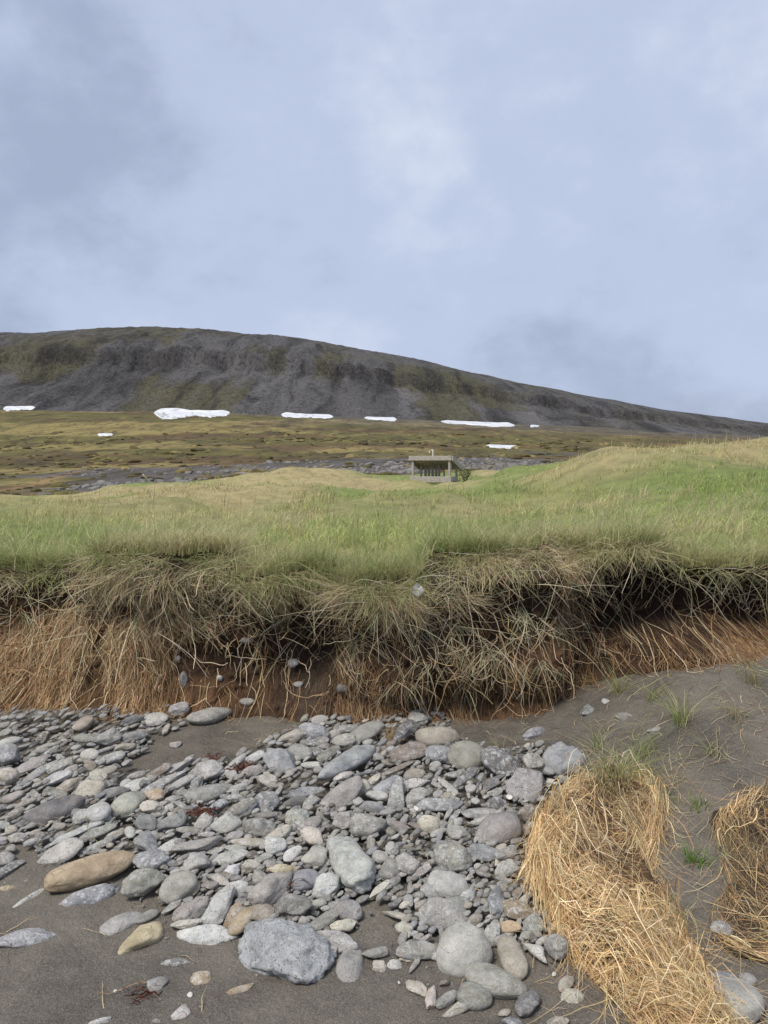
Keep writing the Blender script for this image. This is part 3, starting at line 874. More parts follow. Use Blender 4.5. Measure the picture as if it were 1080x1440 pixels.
 (660,1260,24,18,30,'l','a',None),(728,1280,44,24,-15,'o','r',None),(716,1303,32,16,-5,'o','r',None),(751,1300,30,24,20,'v','r',None),(755,1337,34,20,-40,'l','a',None),
 (783,1331,32,28,0,'g','r',None),(796,1382,26,18,40,'t','r',None),(804,1405,34,26,0,'c','a',None),(667,1400,46,32,-10,'v','r',None),(645,1418,48,14,18,'c','a',None),
 (606,1402,26,18,80,'c','a',None),(628,1405,36,16,25,'l','a',None),(625,1382,16,8,20,'n','a',None),(710,1424,18,10,20,'t','r',None),(720,1437,28,12,0,'b','r',None),
 (785,1437,32,12,0,'t','r',None),(698,1270,38,26,60,'b','a',None),(692,1313,30,22,70,'g','a',None),(708,1318,26,12,30,'l','a',None),(668,1293,22,14,20,'t','r',None),
 (1019,1376,34,16,0,'b','r',None),(1052,1377,22,16,0,'g','r',None),(1000,1388,14,12,0,'g','r',None),(1000,1409,12,16,80,'g','r',None),(1014,1305,28,20,0,'g','r',None),
 (829,998,34,18,25,'b','r',None),(853,987,14,12,0,'l','r',None),(935,936,22,9,-5,'g','a',None),(882,1007,28,10,5,'v','r',None),(925,1026,32,8,5,'l','r',None),(750,1032,32,18,20,'b','a',None),
]
SUNK = {(122, 1267), (36, 1325), (40, 1265), (171, 1301), (246, 1355), (283, 1379), (222, 1387), (336, 1394), (251, 1428), (492, 1360), (8, 1251), (750, 1032), (882, 1007), (925, 1026), (935, 936), (140, 1438), (220, 1437), (534, 1361)}
SPECK = {(402, 1340): (1.0, 0.45), (289, 1319): (0.55, 0.9), (122, 1267): (0.5, 0.85), (36, 1325): (0.7, 0.6), (741, 1410): (0.8, 0.3), (493, 1208): (0.5, 0.6), (457, 1245): (0.6, 0.9),
         (127, 1223): (0.12, 0.05), (650, 1336): (0.15, 0.25), (77, 1141): (0.15, 0.08), (658, 1063): (0.1, 0.0), (517, 1029): (0.1, 0.05), (197, 1326): (0.25, 0.05)}

POLYS = [np.array(p, float) for p in (
    [(-60, 992), (110, 998), (180, 990), (265, 975), (262, 1018), (215, 1038), (200, 1058), (160, 1086), (60, 1110), (-60, 1110)],
    [(-60, 1105), (155, 1090), (230, 1076), (330, 1062), (400, 1024), (430, 1008), (500, 998), (560, 980), (610, 976), (640, 1030), (700, 1055), (770, 1040), (815, 1065), (800, 1110), (760, 1140),
     (745, 1180), (745, 1230), (775, 1290), (790, 1330), (740, 1330), (690, 1330), (600, 1350), (565, 1335), (568, 1290), (520, 1255), (500, 1300), (470, 1340), (330, 1300), (245, 1292), (225, 1260), (190, 1200), (60, 1206), (40, 1185), (-60, 1176)])]


def inside(px, py):
    r = np.zeros(np.shape(px), bool)
    for P in POLYS:
        a, b = P, np.roll(P, -1, 0)
        c = np.zeros(np.shape(px), bool)
        for (x0, y0), (x1, y1) in zip(a, b):
            k = ((y0 > py) != (y1 > py)) & (px < (x1 - x0) * (py - y0) / (y1 - y0 + 1e-9) + x0)
            c ^= k
        r |= c
    return r


def to_px(x, y, z):
    dz = z - CAM_Z
    f = y * CT - dz * ST
    return 540 + F_PX * x / f, 720 - F_PX * (y * ST + dz * CT) / f


# smooth heap height under the shingle
_hx, _hy = np.linspace(-3, 2, 251), np.linspace(1.5, 5.2, 186)
_HX, _HY = np.meshgrid(_hx, _hy)
_pp = to_px(_HX, _HY, beach_z(_HX, _HY))
_HM = inside(*_pp).astype(float)
for _ in range(4):
    for ax in (0, 1):
        pad = [(0, 0), (0, 0)]; pad[ax] = (4, 4)
        q = np.pad(_HM, pad, mode='edge')
        _HM = sum(np.take(q, np.arange(_HM.shape[ax]) + s_, axis=ax) for s_ in range(9)) / 9


def heap_z(x, y):
    x, y = np.asarray(x, float), np.asarray(y, float)
    a = np.clip((x + 3) / 5 * 250, 0, 249.999); b = np.clip((y - 1.5) / 3.7 * 185, 0, 184.999)
    i, j = a.astype(int), b.astype(int); fa, fb = a - i, b - j
    h = _HM[j, i] * (1 - fa) * (1 - fb) + _HM[j, i + 1] * fa * (1 - fb) + _HM[j + 1, i] * (1 - fa) * fb + _HM[j + 1, i + 1] * fa * fb
    return beach_z(x, y) + 0.04 * h + 0.022 * h * fbm(x * 5, y * 5, oct=2, seed=81)


def stone_shape(form, seed, sub=3):
    """unit stone: a rounded polyhedron pushed in and out by noise"""
    r_ = np.random.default_rng(seed)
    v, f = ICO[sub]
    k = dict(r=10, a=9, f=9)[form]
    nn = nrm(r_.normal(size=(k, 3)))
    if form == 'f':
        nn = np.concatenate([nn, [(0, 0, 1), (0, 0, -1)]])
    dd = r_.uniform(0.55, 0.98, len(nn)) if form != 'r' else r_.uniform(0.78, 1.05, len(nn))
    if form == 'f':
        dd[-2:] = 0.62
    dots = np.maximum(v @ nn.T, 1e-3)
    q = dd[None] / dots
    pw = dict(r=7.0, a=34.0, f=26.0)[form]
    R = (np.sum(q ** -pw, 1) + 1.0 ** -pw) ** (-1 / pw)
    s0 = r_.uniform(0, 50)
    amp = dict(r=0.06, a=0.12, f=0.08)[form]
    R = R * (1 + amp * fbm(v[:, 0] * 1.4 + s0, v[:, 1] * 1.4, v[:, 2] * 1.4, oct=3, seed=seed % 97))
    if sub >= 3:
        R = R * (1 + (0.012 if form == 'r' else 0.05 if sub == 3 else 0.075) * fbm(v[:, 0] * 6 + s0, v[:, 1] * 6, v[:, 2] * 6, oct=3, seed=seed % 89))
    P = v * R[:, None]
    if form == 'r':
        P[:, 0] *= 1 + 0.10 * P[:, 1] * r_.uniform(-1, 1)
        P[:, 1] *= 1 + 0.22 * P[:, 0] * r_.uniform(-1, 1)
    ext = P.max(0) - P.min(0)
    P = (P - (P.max(0) + P.min(0)) / 2) / ext * 2
    return P, f


def stone_frame(px, py, ln, ht, ang, tilt, thick, zf, sink):
    """centre, axes and half sizes of a stone that shows about ln x ht pixels"""
    c = hit(px, py + 0.06 * ht, zf)
    dist = float(np.linalg.norm(c - np.array([0, 0, CAM_Z])))
    pxm = (c[1] * CT - (c[2] - CAM_Z) * ST) / F_PX
    elv = math.asin((CAM_Z - c[2]) / dist)
    fs = math.sin(min(elv + tilt, 1.5))
    phi = math.radians(ang)
    if ht > ln: ln, ht, phi = ht, ln, phi + math.pi / 2
    gx, gy = math.cos(phi), math.sin(phi) / fs
    stretch = min(math.hypot(gx, gy), 1.55)
    e1 = np.array([gx, gy]) / math.hypot(gx, gy)
    L = ln * pxm * stretch
    cross = math.hypot(fs * e1[0], e1[1])            # how the other axis is seen
    Wd = ht * pxm / max(math.hypot(cross, thick * math.cos(elv + tilt)), 0.35)
    Wd = min(Wd, L * 1.05)
    T = Wd * thick
    n_up = np.array([0, -math.sin(tilt), math.cos(tilt)])
    a1 = np.array([e1[0], e1[1] * math.cos(tilt), e1[1] * math.sin(tilt)])
    a2 = np.cross(n_up, a1)
    c = c + np.array([0, 0, 1]) * (T * (0.5 - sink))
    # keep the picture position: slide along the view ray's ground direction after lifting
    q = to_px(*c)
    c = c - np.array([0, 1, 0]) * ((py - q[1]) * pxm / max(math.sin(elv), .2))
    c[0] += (px - to_px(*c)[0]) * pxm
    return c, np.stack([a1, a2, n_up], 1), np.array([L, Wd, T]) * 0.54


heap_f = Grid2(heap_z, -4, 4, 801, 1.0, 6.0, 501)
stone_info = []


def add_stone(px, py, ln, ht, ang, ck, form, label, seed, filler=False):
    r_ = np.random.default_rng(seed)
    if form == 'r' and label is None and r_.random() < 0.6: form = r_.choice(['a', 'f'])
    on_heap = bool(inside(np.array([px]), np.array([py]))[0])
    sunk = (px, py) in SUNK or (not on_heap and r_.random() < 0.25)
    thick = {'r': 0.62, 'a': 0.72, 'f': 0.36}[form] * r_.uniform(0.85, 1.15)
    tilt = math.radians(r_.uniform(2, 42) if on_heap else r_.uniform(0, 8))
    sub = 4 if ln > 90 else 3
    P, f = stone_shape(form, seed, sub)
    c, A, hs = stone_frame(px, py, ln, ht, ang, tilt, thick, heap_f, 0.62 if sunk else 0.5 if ln > 120 else (0.30 if on_heap else 0.22))
    V = (P * hs[None]) @ A.T
    me_o = mesh('stone', V, f, M_STONE)
    me_o.location = c
    base = np.array(COLS[ck]) * (r_.uniform(0.65, 1.5) if label is None else r_.uniform(0.98, 1.2)) * (1 + r_.normal(0, 0.018, 3))
    me_o.color = (*np.clip(base, 0.02, 0.9), 1)
    sp, li = SPECK.get((px, py), ((r_.uniform(0.15, 0.6), r_.uniform(0, 0.4)) if form == 'r' else (r_.uniform(0.4, 0.95), r_.uniform(0.15, 0.8))))
    me_o['speckle'] = float(sp); me_o['lichen'] = float(li)
    stone_info.append(dict(o=me_o, px=px, py=py, ln=max(ln, ht), ck=ck, form=form, ratio=max(ln, ht) / max(1, min(ln, ht)), label=label, heap=on_heap, c=c))
    return me_o


for i, s_ in enumerate(S):
    add_stone(*s_, seed=1000 + i)

# smaller stones between the larger ones: the largest are things of their own, the rest one mass of pebbles
cover = np.array([(a[0], a[1], max(a[2], 8), max(a[3], 8)) for a in S], float)
cand = []
for _ in range(9000):
    px, py = random.uniform(-50, 815), random.uniform(978, 1352)
    if not inside(np.array([px]), np.array([py]))[0]: continue
    sz = random.choice((8, 9, 10, 11, 12, 14, 16, 18)) * (0.7 + 0.5 * (py - 980) / 370)
    dd = np.min(np.hypot((cover[:, 0] - px) / (0.30 * cover[:, 2] + 0.30 * sz), (cover[:, 1] - py) / (0.34 * cover[:, 3] + 0.22 * sz)))
    if dd < 1.0: continue
    cover = np.concatenate([cover, [(px, py, sz, sz * 0.6)]])
    cand.append((px, py, sz, sz * random.uniform(0.4, 0.75), random.gauss(25, 22), random.choices('glvbtpdcn', (30, 18, 14, 10, 8, 8, 8, 5, 4))[0], random.choice('rraaf')))
cand.sort(key=lambda a: -a[2])
n_extra = max(0, 298 - len(S))
vis = [c_ for c_ in cand if 6 < c_[0] < 740]
extra = vis[:n_extra]
for i, c_ in enumerate(extra):
    add_stone(*c_, None, seed=3000 + i, filler=True)
ex = set(extra)
parts = []
rest = [c_ for c_ in cand if c_ not in ex]
for _ in range(2600):                                   # bed of gravel showing in the gaps
    px, py = random.uniform(-60, 820), random.uniform(975, 1358)
    if inside(np.array([px]), np.array([py]))[0]:
        sz = random.uniform(4, 9)
        rest.append((px, py, sz, sz * 0.65, random.gauss(20, 40), random.choices('glvbtpdcn', (30, 14, 14, 10, 8, 8, 12, 5, 8))[0], 'r'))
for _ in range(800):                                    # loose small ones out on the sand
    px, py = random.uniform(-40, 1100), random.uniform(1180, 1440)
    sz = 2.0 + random.expovariate(0.8)
    rest.append((px, py, sz, sz * 0.65, random.gauss(0, 60), random.choice('glvtpcnw'), 'a'))
shape_pool = [[stone_shape(f_, 5000 + 10 * k + j, 2) for k in range(10)] for j, f_ in enumerate('raf')]
small_pool = [stone_shape('a', 6000 + k, 1) for k in range(12)]
for i, (px, py, ln, ht, ang, ck, form) in enumerate(rest):
    r_ = np.random.default_rng(20000 + i)
    P, f = shape_pool['raf'.index(form)][i % 10] if ln > 8 else small_pool[i % 12]
    c, A, hs = stone_frame(px, py, ln, ht, ang, math.radians(r_.uniform(5, 25)), {'r': .62, 'a': .72, 'f': .4}[form], heap_f, 0.35)
    if ln <= 9: c = c - np.array([0, 0, 0.004])
    V = (P * hs[None]) @ A.T + c
    colr = np.clip(np.array(COLS[ck]) * (r_.uniform(0.6, 1.25) if ln > 9 else r_.uniform(0.25, 0.75)), 0.02, 0.9)  # smallest ones coloured darker, standing in for shade in the gaps
    parts.append((V, f, np.repeat(colr[None], len(V), 0)))
V, Fc, C = joinm(parts)
o = mesh('pebbles', V, Fc, M_PEBBLE, col=C)
tag(o, 'small grey pebbles filling the gaps between the beach stones', 'pebbles', kind='stuff')

# stones stuck in the bank face
for px, py, ln, ht, ck, lab in ((411, 932, 17, 13, 'w', 'pale pebble stuck in the bank soil between the turf mats'), (256, 955, 13, 24, 'd', 'dark narrow stone in the bank face above the shingle'),
                                (345, 900, 21, 10, 'd', 'dark flat stone sticking out of the bank under the turf'), (247, 926, 8, 10, 'w', 'tiny white pebble above the dark stone in the bank'),
                                (306, 953, 9, 9, 'w', 'small white pebble in reddish soil at the bank foot'), (345, 986, 22, 10, 'p', 'pinkish stone at the bank foot above the sand streak'),
                                (418, 962, 16, 9, 'g', 'small grey stone at the bank foot below the pale pebble'), (482, 968, 20, 13, 'd', 'dark stone at the bank foot beside the big turf mat')):
    x, z = PXX(px, 4.6), PZZ(py, 4.6)
    for _ in range(6):
        yb = float(bank_f(x, z)); x, z = PXX(px, yb), PZZ(py, yb)
    P, f = stone_shape('r', px, 3)
    m = yb / F_PX
    o = mesh('stone', P * np.array([ln, max(ln, ht) * .8, ht]) * 0.5 * m, f, M_STONE)
    o.location = (x, yb - 0.01, z)
    o.color = (*COLS[ck], 1); o['speckle'] = 0.2; o['lichen'] = 0.2
    tag(o, lab, 'stone', 'stones in the bank face')

# labels that single each stone out: look, then the nearest landmark stone and the order of nearness
LM = [s_ for s_ in stone_info if s_['label']]
SHORT = {(77, 1141): 'the large dark slate cobble', (127, 1223): 'the large ochre cobble', (402, 1340): 'the speckled boulder', (289, 1319): 'the whitish fish shaped stone', (488, 1072): 'the slanted blue grey cobble',
         (478, 1122): 'the long pinkish cobble', (393, 1071): 'the blocky bluish rock', (517, 1029): 'the grey egg shaped cobble', (615, 1037): 'the tan loaf shaped cobble', (658, 1063): 'the smooth grey brown cobble',
         (792, 1070): 'the pale bluish rock', (742, 1107): 'the layered slab', (700, 1168): 'the heart shaped cobble', (493, 1208): 'the pale mottled rock', (650, 1336): 'the pale rounded boulder', (697, 1379): 'the oval lined stone',
         (625, 1286): 'the broad grey slab', (197, 1326): 'the yellow angular rock', (249, 1246): 'the olive grey cobble', (1037, 1405): 'the pale corner boulder', (291, 1117): 'the club shaped cobble', (381, 1247): 'the pinkish angular rock',
         (307, 1277): 'the upright light rock', (293, 1085): 'the blocky mottled stone', (296, 1006): 'the pinkish slab', (216, 1012): 'the white veined stone', (138, 1142): 'the pale round stone', (128, 1110): 'the chunky cream stone', (119, 1018): 'the tan root covered stone', (10, 1061): 'the bluish edge stone'}
marks = [(k, v) for k, v in SHORT.items()]
ORD = ['nearest', 'second nearest', 'third nearest', 'fourth nearest', 'fifth nearest', 'sixth nearest', 'seventh nearest', 'eighth nearest']
todo = {}
for s_ in stone_info:
    if s_['label']:
        tag(s_['o'], s_['label'], 'stone', 'beach stones'); continue
    k, nm = min(marks, key=lambda m_: math.hypot(m_[0][0] - s_['px'], m_[0][1] - s_['py']))
    dx, dy = s_['px'] - k[0], s_['py'] - k[1]
    side = ('right of' if dx > 0 else 'left of') if abs(dx) > abs(dy) else ('below' if dy > 0 else 'above')
    size = 'small ' if s_['ln'] < 20 else ('' if s_['ln'] < 40 else 'large ')
    shp = {'r': 'rounded', 'a': 'angular', 'f': 'flat'}[s_['form']]
    if s_['ratio'] > 2.6: shp = 'elongated' if s_['form'] == 'r' else 'thin flat'
    key = (f"{size}{CNAME[s_['ck']]} {shp} stone", side, nm)
    todo.setdefault(key, []).append((math.hypot(dx, dy), s_))
for (look, side, nm), lst in todo.items():
    lst.sort(key=lambda a: a[0])
    for n_, (_, s_) in enumerate(lst):
        lab = f'{look} {side} {nm}' if len(lst) == 1 else f'{look} {side} {nm}, {ORD[min(n_, 7)]} to it'
        tag(s_['o'], lab, 'stone', 'beach stones')


# ------------------------------------------------------------------ grass, roots and dead strands on the bank
def march_bank(x, z, dirs, L, K, off, grav, wig, seed):
    """strands draped over the bank face; dirs (N,3) start directions"""
    r_ = np.random.default_rng(seed)
    N = len(x)
    p = np.stack([x, bank_f(x, z) - off * 0.5, z], -1)
    d = nrm(dirs)
    P = np.empty((N, K, 3)); P[:, 0] = p
    wgl = r_.normal(size=(N, 3)) * wig
    for k in range(1, K):
        d = nrm(d + np.array([0, 0, -1]) * grav[:, None] + wgl * 0.5 + r_.normal(size=(N, 3)) * wig[:, None] if np.ndim(wig) else d + np.array([0, 0, -1]) * grav[:, None] + wgl * 0.5 + r_.normal(size=(N, 3)) * wig)
        p = p + d * (L / (K - 1))[:, None]
        zz = np.clip(p[:, 2], foot_f(p[:, 0]) - 0.1, top_f(p[:, 0]) + 0.005)
        lim = bank_f(p[:, 0], zz) - off * (0.3 + 0.7 * k / K)
        above = p[:, 2] > top_f(p[:, 0]) - 0.01
        p[:, 1] = np.where(above, p[:, 1], np.minimum(p[:, 1], lim))
        p[:, 2] = np.maximum(p[:, 2], beach_f(p[:, 0], p[:, 1]) + 0.004)
        P[:, k] = p
    return P


def strand_mesh(P, w, col, seed, flat=(0, -1, 0.35), spread=0.8, tip=0.25):
    r_ = np.random.default_rng(seed)
    N, K, _ = P.shape
    tg = np.gradient(P, axis=1)
    nv = nrm(np.array(flat)[None] + r_.normal(size=(N, 3)) * spread)
    side = nrm(np.cross(tg, nv[:, None, :]))
    wd = w[:, None] * np.linspace(1, tip, K)[None, :] ** 0.8
    return ribbons(P, wd, side, col)


def pick_cols(r_, n, pal, wts, var=0.14):
    pal = np.array(pal); idx = r_.choice(len(pal), n, p=np.array(wts) / sum(wts))
    return np.clip(pal[idx] * r_.uniform(1 - var * 1.6, 1 + var * 1.6, (n, 1)) * (1 + r_.normal(0, 0.04, (n, 3))), 0.01, 0.9)


ROOT_PAL = [(0.36, 0.21, 0.105), (0.45, 0.29, 0.15), (0.25, 0.135, 0.07), (0.60, 0.46, 0.28), (0.14, 0.075, 0.042)]
DEAD_PAL = [(0.52, 0.42, 0.25), (0.38, 0.29, 0.165), (0.33, 0.30, 0.14), (0.68, 0.59, 0.41), (0.19, 0.12, 0.065), (0.36, 0.31, 0.22)]
rb = np.random.default_rng(91)

# fine roots: thick on the lower face and the left slope
N0 = 60000
x = rb.uniform(-2.9, 2.9, N0); tt = rb.uniform(0.0, 0.92, N0)
fz, tz = foot_f(x), top_f(x)
z = fz + (tz - fz) * tt
dens = 0.55 * sstep(0.85, 0.3, tt) + 0.25
dens = dens + 0.9 * blob(x, z, -300, 240, 860, 1020, .15) + 0.4 * blob(x, z, 480, 860, 930, 1020, .1) + 0.35 * blob(x, z, 800, 1300, 870, 960, .1)
dens = dens * (0.25 + 1.0 * sstep(-0.3, 0.3, fbm(x * 5, z * 3, oct=3, seed=192)))
dens = dens * (1 - 0.75 * blob(x, z, 395, 470, 880, 1000, .08)) * (1 - 0.85 * blob(x, z, 835, 1300, 800, 870, .08)) * (0.55 + 0.6 * (fbm(x * 3, z * 2, oct=3, seed=92) > -0.1))
k = rb.random(N0) < dens * (0.30 + 0.45 * blob(x, z, -300, 240, 860, 1020, .15) + 0.22 * sstep(0.25, 0.08, tt)) * (1 - 0.75 * bare(x, z))
x, z, tt = x[k], z[k], tt[k]; N = len(x)
dirs = np.stack([rb.normal(0, 0.75, N) + 0.6 * fbm(x * 6, z * 4, oct=2, seed=194) - 0.25 * blob(x, z, -300, 240, 860, 1020, .15), rb.normal(-0.35, 0.3, N), rb.normal(-1.0, 0.45, N)], -1)
L = rb.gamma(2.4, 0.038, N) + 0.025
P = clump(march_bank(x, z, dirs, L, 6, rb.gamma(1.6, 0.012, N) + 0.002, rb.uniform(0.05, 0.4, N), 0.26, 93), 3, 0.75, 196, 0.05)
cols = pick_cols(rb, N, ROOT_PAL, (34, 26, 22, 10, 12))
lf = sstep(-1.05, -1.45, x + 0.25 * fbm(x * 2, z * 3, oct=2, seed=193))[:, None]; rt = sstep(0.9, 1.4, x)[:, None]
bright = 0.66 + 0.75 * lf * np.array([0.95, 1.15, 1.25]) + 0.35 * sstep(0.22, 0.05, tt)[:, None]
V1 = strand_mesh(P, rb.gamma(3, 0.0006, N) + 0.0009, cols * bright, 94)
# a few thicker woody roots
N = 420
x = rb.uniform(-2.8, 2.8, N); fz, tz = foot_f(x), top_f(x); z = fz + (tz - fz) * rb.uniform(0.15, 0.75, N)
dirs = np.stack([rb.normal(0, 0.8, N), rb.normal(-0.5, 0.3, N), rb.normal(-0.8, 0.6, N)], -1)
P = march_bank(x, z, dirs, rb.uniform(0.1, 0.38, N), 9, rb.uniform(0.008, 0.05, N), rb.uniform(0.0, 0.2, N), 0.28, 95)
V2 = strand_mesh(P, rb.uniform(0.003, 0.007, N), pick_cols(rb, N, [(0.50, 0.36, 0.20), (0.38, 0.24, 0.12), (0.58, 0.48, 0.32)], (4, 3, 3)), 96, spread=0.3, tip=0.4)
V, Fc, C = joinm([V1, V2])
tag(mesh('hanging_roots', V, Fc, M_FIBRE, col=C), 'orange brown roots hanging down the face of the bank', 'roots', kind='stuff')

# dead grass: mats hanging over the edge
N0 = 52000
x = rb.uniform(-2.9, 2.9, N0); tt = 1 - rb.beta(1.1, 2.6, N0)
fz, tz = foot_f(x), top_f(x); z = fz + (tz - fz) * tt
dens = 0.75 * sstep(0.62, 0.95, tt) + 0.8 * blob(x, z, 90, 420, 790, 910, .1) + 0.9 * blob(x, z, 470, 850, 770, 985, .1) + 0.12
dens = dens * (1 - 0.9 * blob(x, z, 845, 1300, 815, 900, .06)) * (1 - 0.7 * blob(x, z, -300, 100, 830, 1010, .1))
dens = dens * (0.06 + 1.3 * sstep(-0.15, 0.4, fbm(x * 4.5, z * 5.5, oct=3, seed=97)))
k = rb.random(N0) < dens * 0.37 * (1 - bare(x, z))
x, z, tt = x[k], z[k], tt[k]; N = len(x)
ca = 3.0 * fbm(x * 3.5, z * 3.5, oct=2, seed=197) + rb.normal(0, 0.5, N) - 1.57
dirs = np.stack([np.cos(ca) * 1.1, rb.normal(-0.5, 0.35, N), np.sin(ca) * 0.75 - 0.12], -1)
L = rb.gamma(2.2, 0.045, N) + 0.03
P = clump(march_bank(x, z, dirs, L, 7, rb.gamma(2.0, 0.016, N) + 0.003, rb.gamma(1.0, 0.10, N), 0.2, 98), 2, 0.8, 198)
cols = pick_cols(rb, N, DEAD_PAL, (26, 24, 20, 12, 12, 10))
V1 = strand_mesh(P, rb.gamma(2.2, 0.0008, N) + 0.0008, cols, 99, spread=0.6)
# short pale litter lying along the top of the face
N = 7000
xl = rb.uniform(-2.9, 2.9, N); zl = top_f(xl) - rb.gamma(1.4, 0.06, N)
kk = fbm(xl * 5, zl * 6, oct=2, seed=297) + rb.normal(0, 0.2, N) > 0.05
kk &= rb.random(N) > bare(xl, zl)
xl, zl = xl[kk], zl[kk]; N = len(xl)
al = rb.choice([0, math.pi], N) + rb.normal(0, 0.55, N)
P = march_bank(xl, zl, np.stack([np.cos(al), rb.normal(-0.35, 0.3, N), np.sin(al) - 0.05], -1), rb.gamma(2.5, 0.04, N) + 0.03, 6, rb.gamma(2.0, 0.02, N) + 0.004, rb.uniform(0, 0.12, N), 0.12, 298)
VL = strand_mesh(P, rb.uniform(0.0018, 0.004, N), pick_cols(rb, N, [(0.62, 0.53, 0.34), (0.50, 0.41, 0.24), (0.40, 0.38, 0.19), (0.30, 0.22, 0.12)], (4, 4, 3, 2)), 299, spread=0.5)
# star-like tufts hanging head down
parts = [V1, VL]
tufts = [(690, 445), (700, 330), (955, 345)]
sites = [(193, 870, 46), (265, 855, 40), (640, 880, 60), (690, 915, 60), (600, 930, 50), (540, 860, 50), (735, 860, 60), (505, 900, 46), (760, 930, 54), (575, 790, 50), (830, 800, 60), (1010, 800, 50), (1050, 940, 46), (120, 850, 44), (350, 820, 44), (420, 800, 40), (640, 820, 50), (470, 830, 46), (300, 790, 40), (715, 800, 55), (30, 860, 44), (560, 960, 40), (655, 965, 46)]
for j, (px, py, n_) in enumerate(sites):
    yb = 4.45
    for _ in range(5): yb = float(bank_f(PXX(px, yb), PZZ(py, yb)))
    x0, z0 = PXX(px, yb), PZZ(py, yb)
    n_ = int(n_ * 0.36)
    xx, zz = x0 + rb.normal(0, 0.02, n_), z0 + rb.normal(0, 0.02, n_)
    a = rb.uniform(0, 2 * math.pi, n_)
    dirs = np.stack([np.cos(a) * 1.0, -rb.uniform(0.2, 0.9, n_), np.sin(a) * 0.7 - 0.45], -1)
    P = march_bank(xx, zz, dirs, rb.uniform(0.10, 0.30, n_), 7, rb.uniform(0.01, 0.06, n_), rb.uniform(0.08, 0.35, n_), 0.07, 200 + j)
    parts.append(strand_mesh(P, rb.uniform(0.0018, 0.0045, n_), pick_cols(rb, n_, [(0.50, 0.45, 0.29), (0.36, 0.37, 0.20), (0.42, 0.36, 0.22), (0.30, 0.34, 0.20)], (4, 3, 3, 2)), 300 + j, spread=0.4))
# long stalks leaning across the face
N = 260
x = rb.uniform(-2.6, 2.6, N); fz, tz = foot_f(x), top_f(x); z = fz + (tz - fz) * rb.uniform(0.45, 1.0, N)
dirs = np.stack([rb.normal(0, 1, N), rb.normal(-0.5, 0.25, N), rb.normal(-0.1, 0.5, N)], -1)
P = march_bank(x, z, dirs, rb.uniform(0.2, 0.5, N), 8, rb.uniform(0.02, 0.07, N), rb.uniform(0.02, 0.15, N), 0.05, 398)
parts.append(strand_mesh(P, rb.uniform(0.0025, 0.005, N), pick_cols(rb, N, [(0.58, 0.52, 0.37), (0.47, 0.41, 0.27)], (1, 1)), 399, spread=0.3))
V, Fc, C = joinm(parts)
tag(mesh('dead_grass', V, Fc, M_FIBRE, col=C), 'matted straw coloured dead grass hanging over the bank edge', 'dead grass', kind='stuff')


# ------------------------------------------------------------------ living grass on the meadow
def blades(x, y, z, h, w, lean, az, col, K=4, seed=0, bend=1.0):
    r_ = np.random.default_rng(seed)
    N = len(x)
    s = np.linspace(0, 1, K)[None, :]
    hx = np.cos(az)[:, None] * lean[:, None] * h[:, None] * (s ** (1 + bend))
    hy = np.sin(az)[:, None] * lean[:, None] * h[:, None] * (s ** (1 + bend))
    hz = h[:, None] * (s - 0.32 * np.minimum(lean, 1.4)[:, None] * s ** 2.2)
    P = np.stack([x[:, None] + hx, y[:, None] + hy, z[:, None] + hz], -1)
    fa = r_.uniform(0, math.pi, N)
    side = np.repeat(np.stack([np.cos(fa), np.sin(fa) * 0.6, 0 * fa], -1)[:, None], K, 1)
    wd = w[:, None] * (1 - 0.85 * s ** 1.5)
    return ribbons(P, wd, nrm(side), col)


rg = np.random.default_rng(111)
parts = []
_lx = np.linspace(-4.5, 4.5, 451); _ly = bank_f(_lx, top_f(_lx) - 0.03)
n_ = 15000                                                  # tangled fringe right on the edge
xx = rg.uniform(-2.9, 2.9, n_); d = np.interp(xx, _lx, _ly) + rg.gamma(1.3, 0.16, n_) - 0.03
kk = rg.random(n_) < 0.35 + 1.0 * fbm(xx * 4, d * 4, oct=2, seed=121)
xx, d = xx[kk], d[kk]; m = len(xx)
s = np.clip(0.30 + 0.6 * fbm(xx * 1.2, 0.4, oct=3, seed=122) + rg.normal(0, 0.3, m), 0, 1)[:, None]
z0 = np.where(d < 4.7, np.minimum(land_z(xx, np.maximum(d, 4.62)), top_f(xx) + 0.02), land_z(xx, d))
parts.append(blades(xx, d, z0 - 0.015, rg.gamma(3, 0.035, m) + 0.03, rg.uniform(0.002, 0.0045, m), rg.gamma(2.2, 0.55, m), rg.normal(-1.2, 1.5, m), np.clip((GREEN * (1 - s) + np.array([0.50, 0.43, 0.24]) * s) * rg.uniform(0.7, 1.35, (m, 1)), .02, .8), 5, 123))
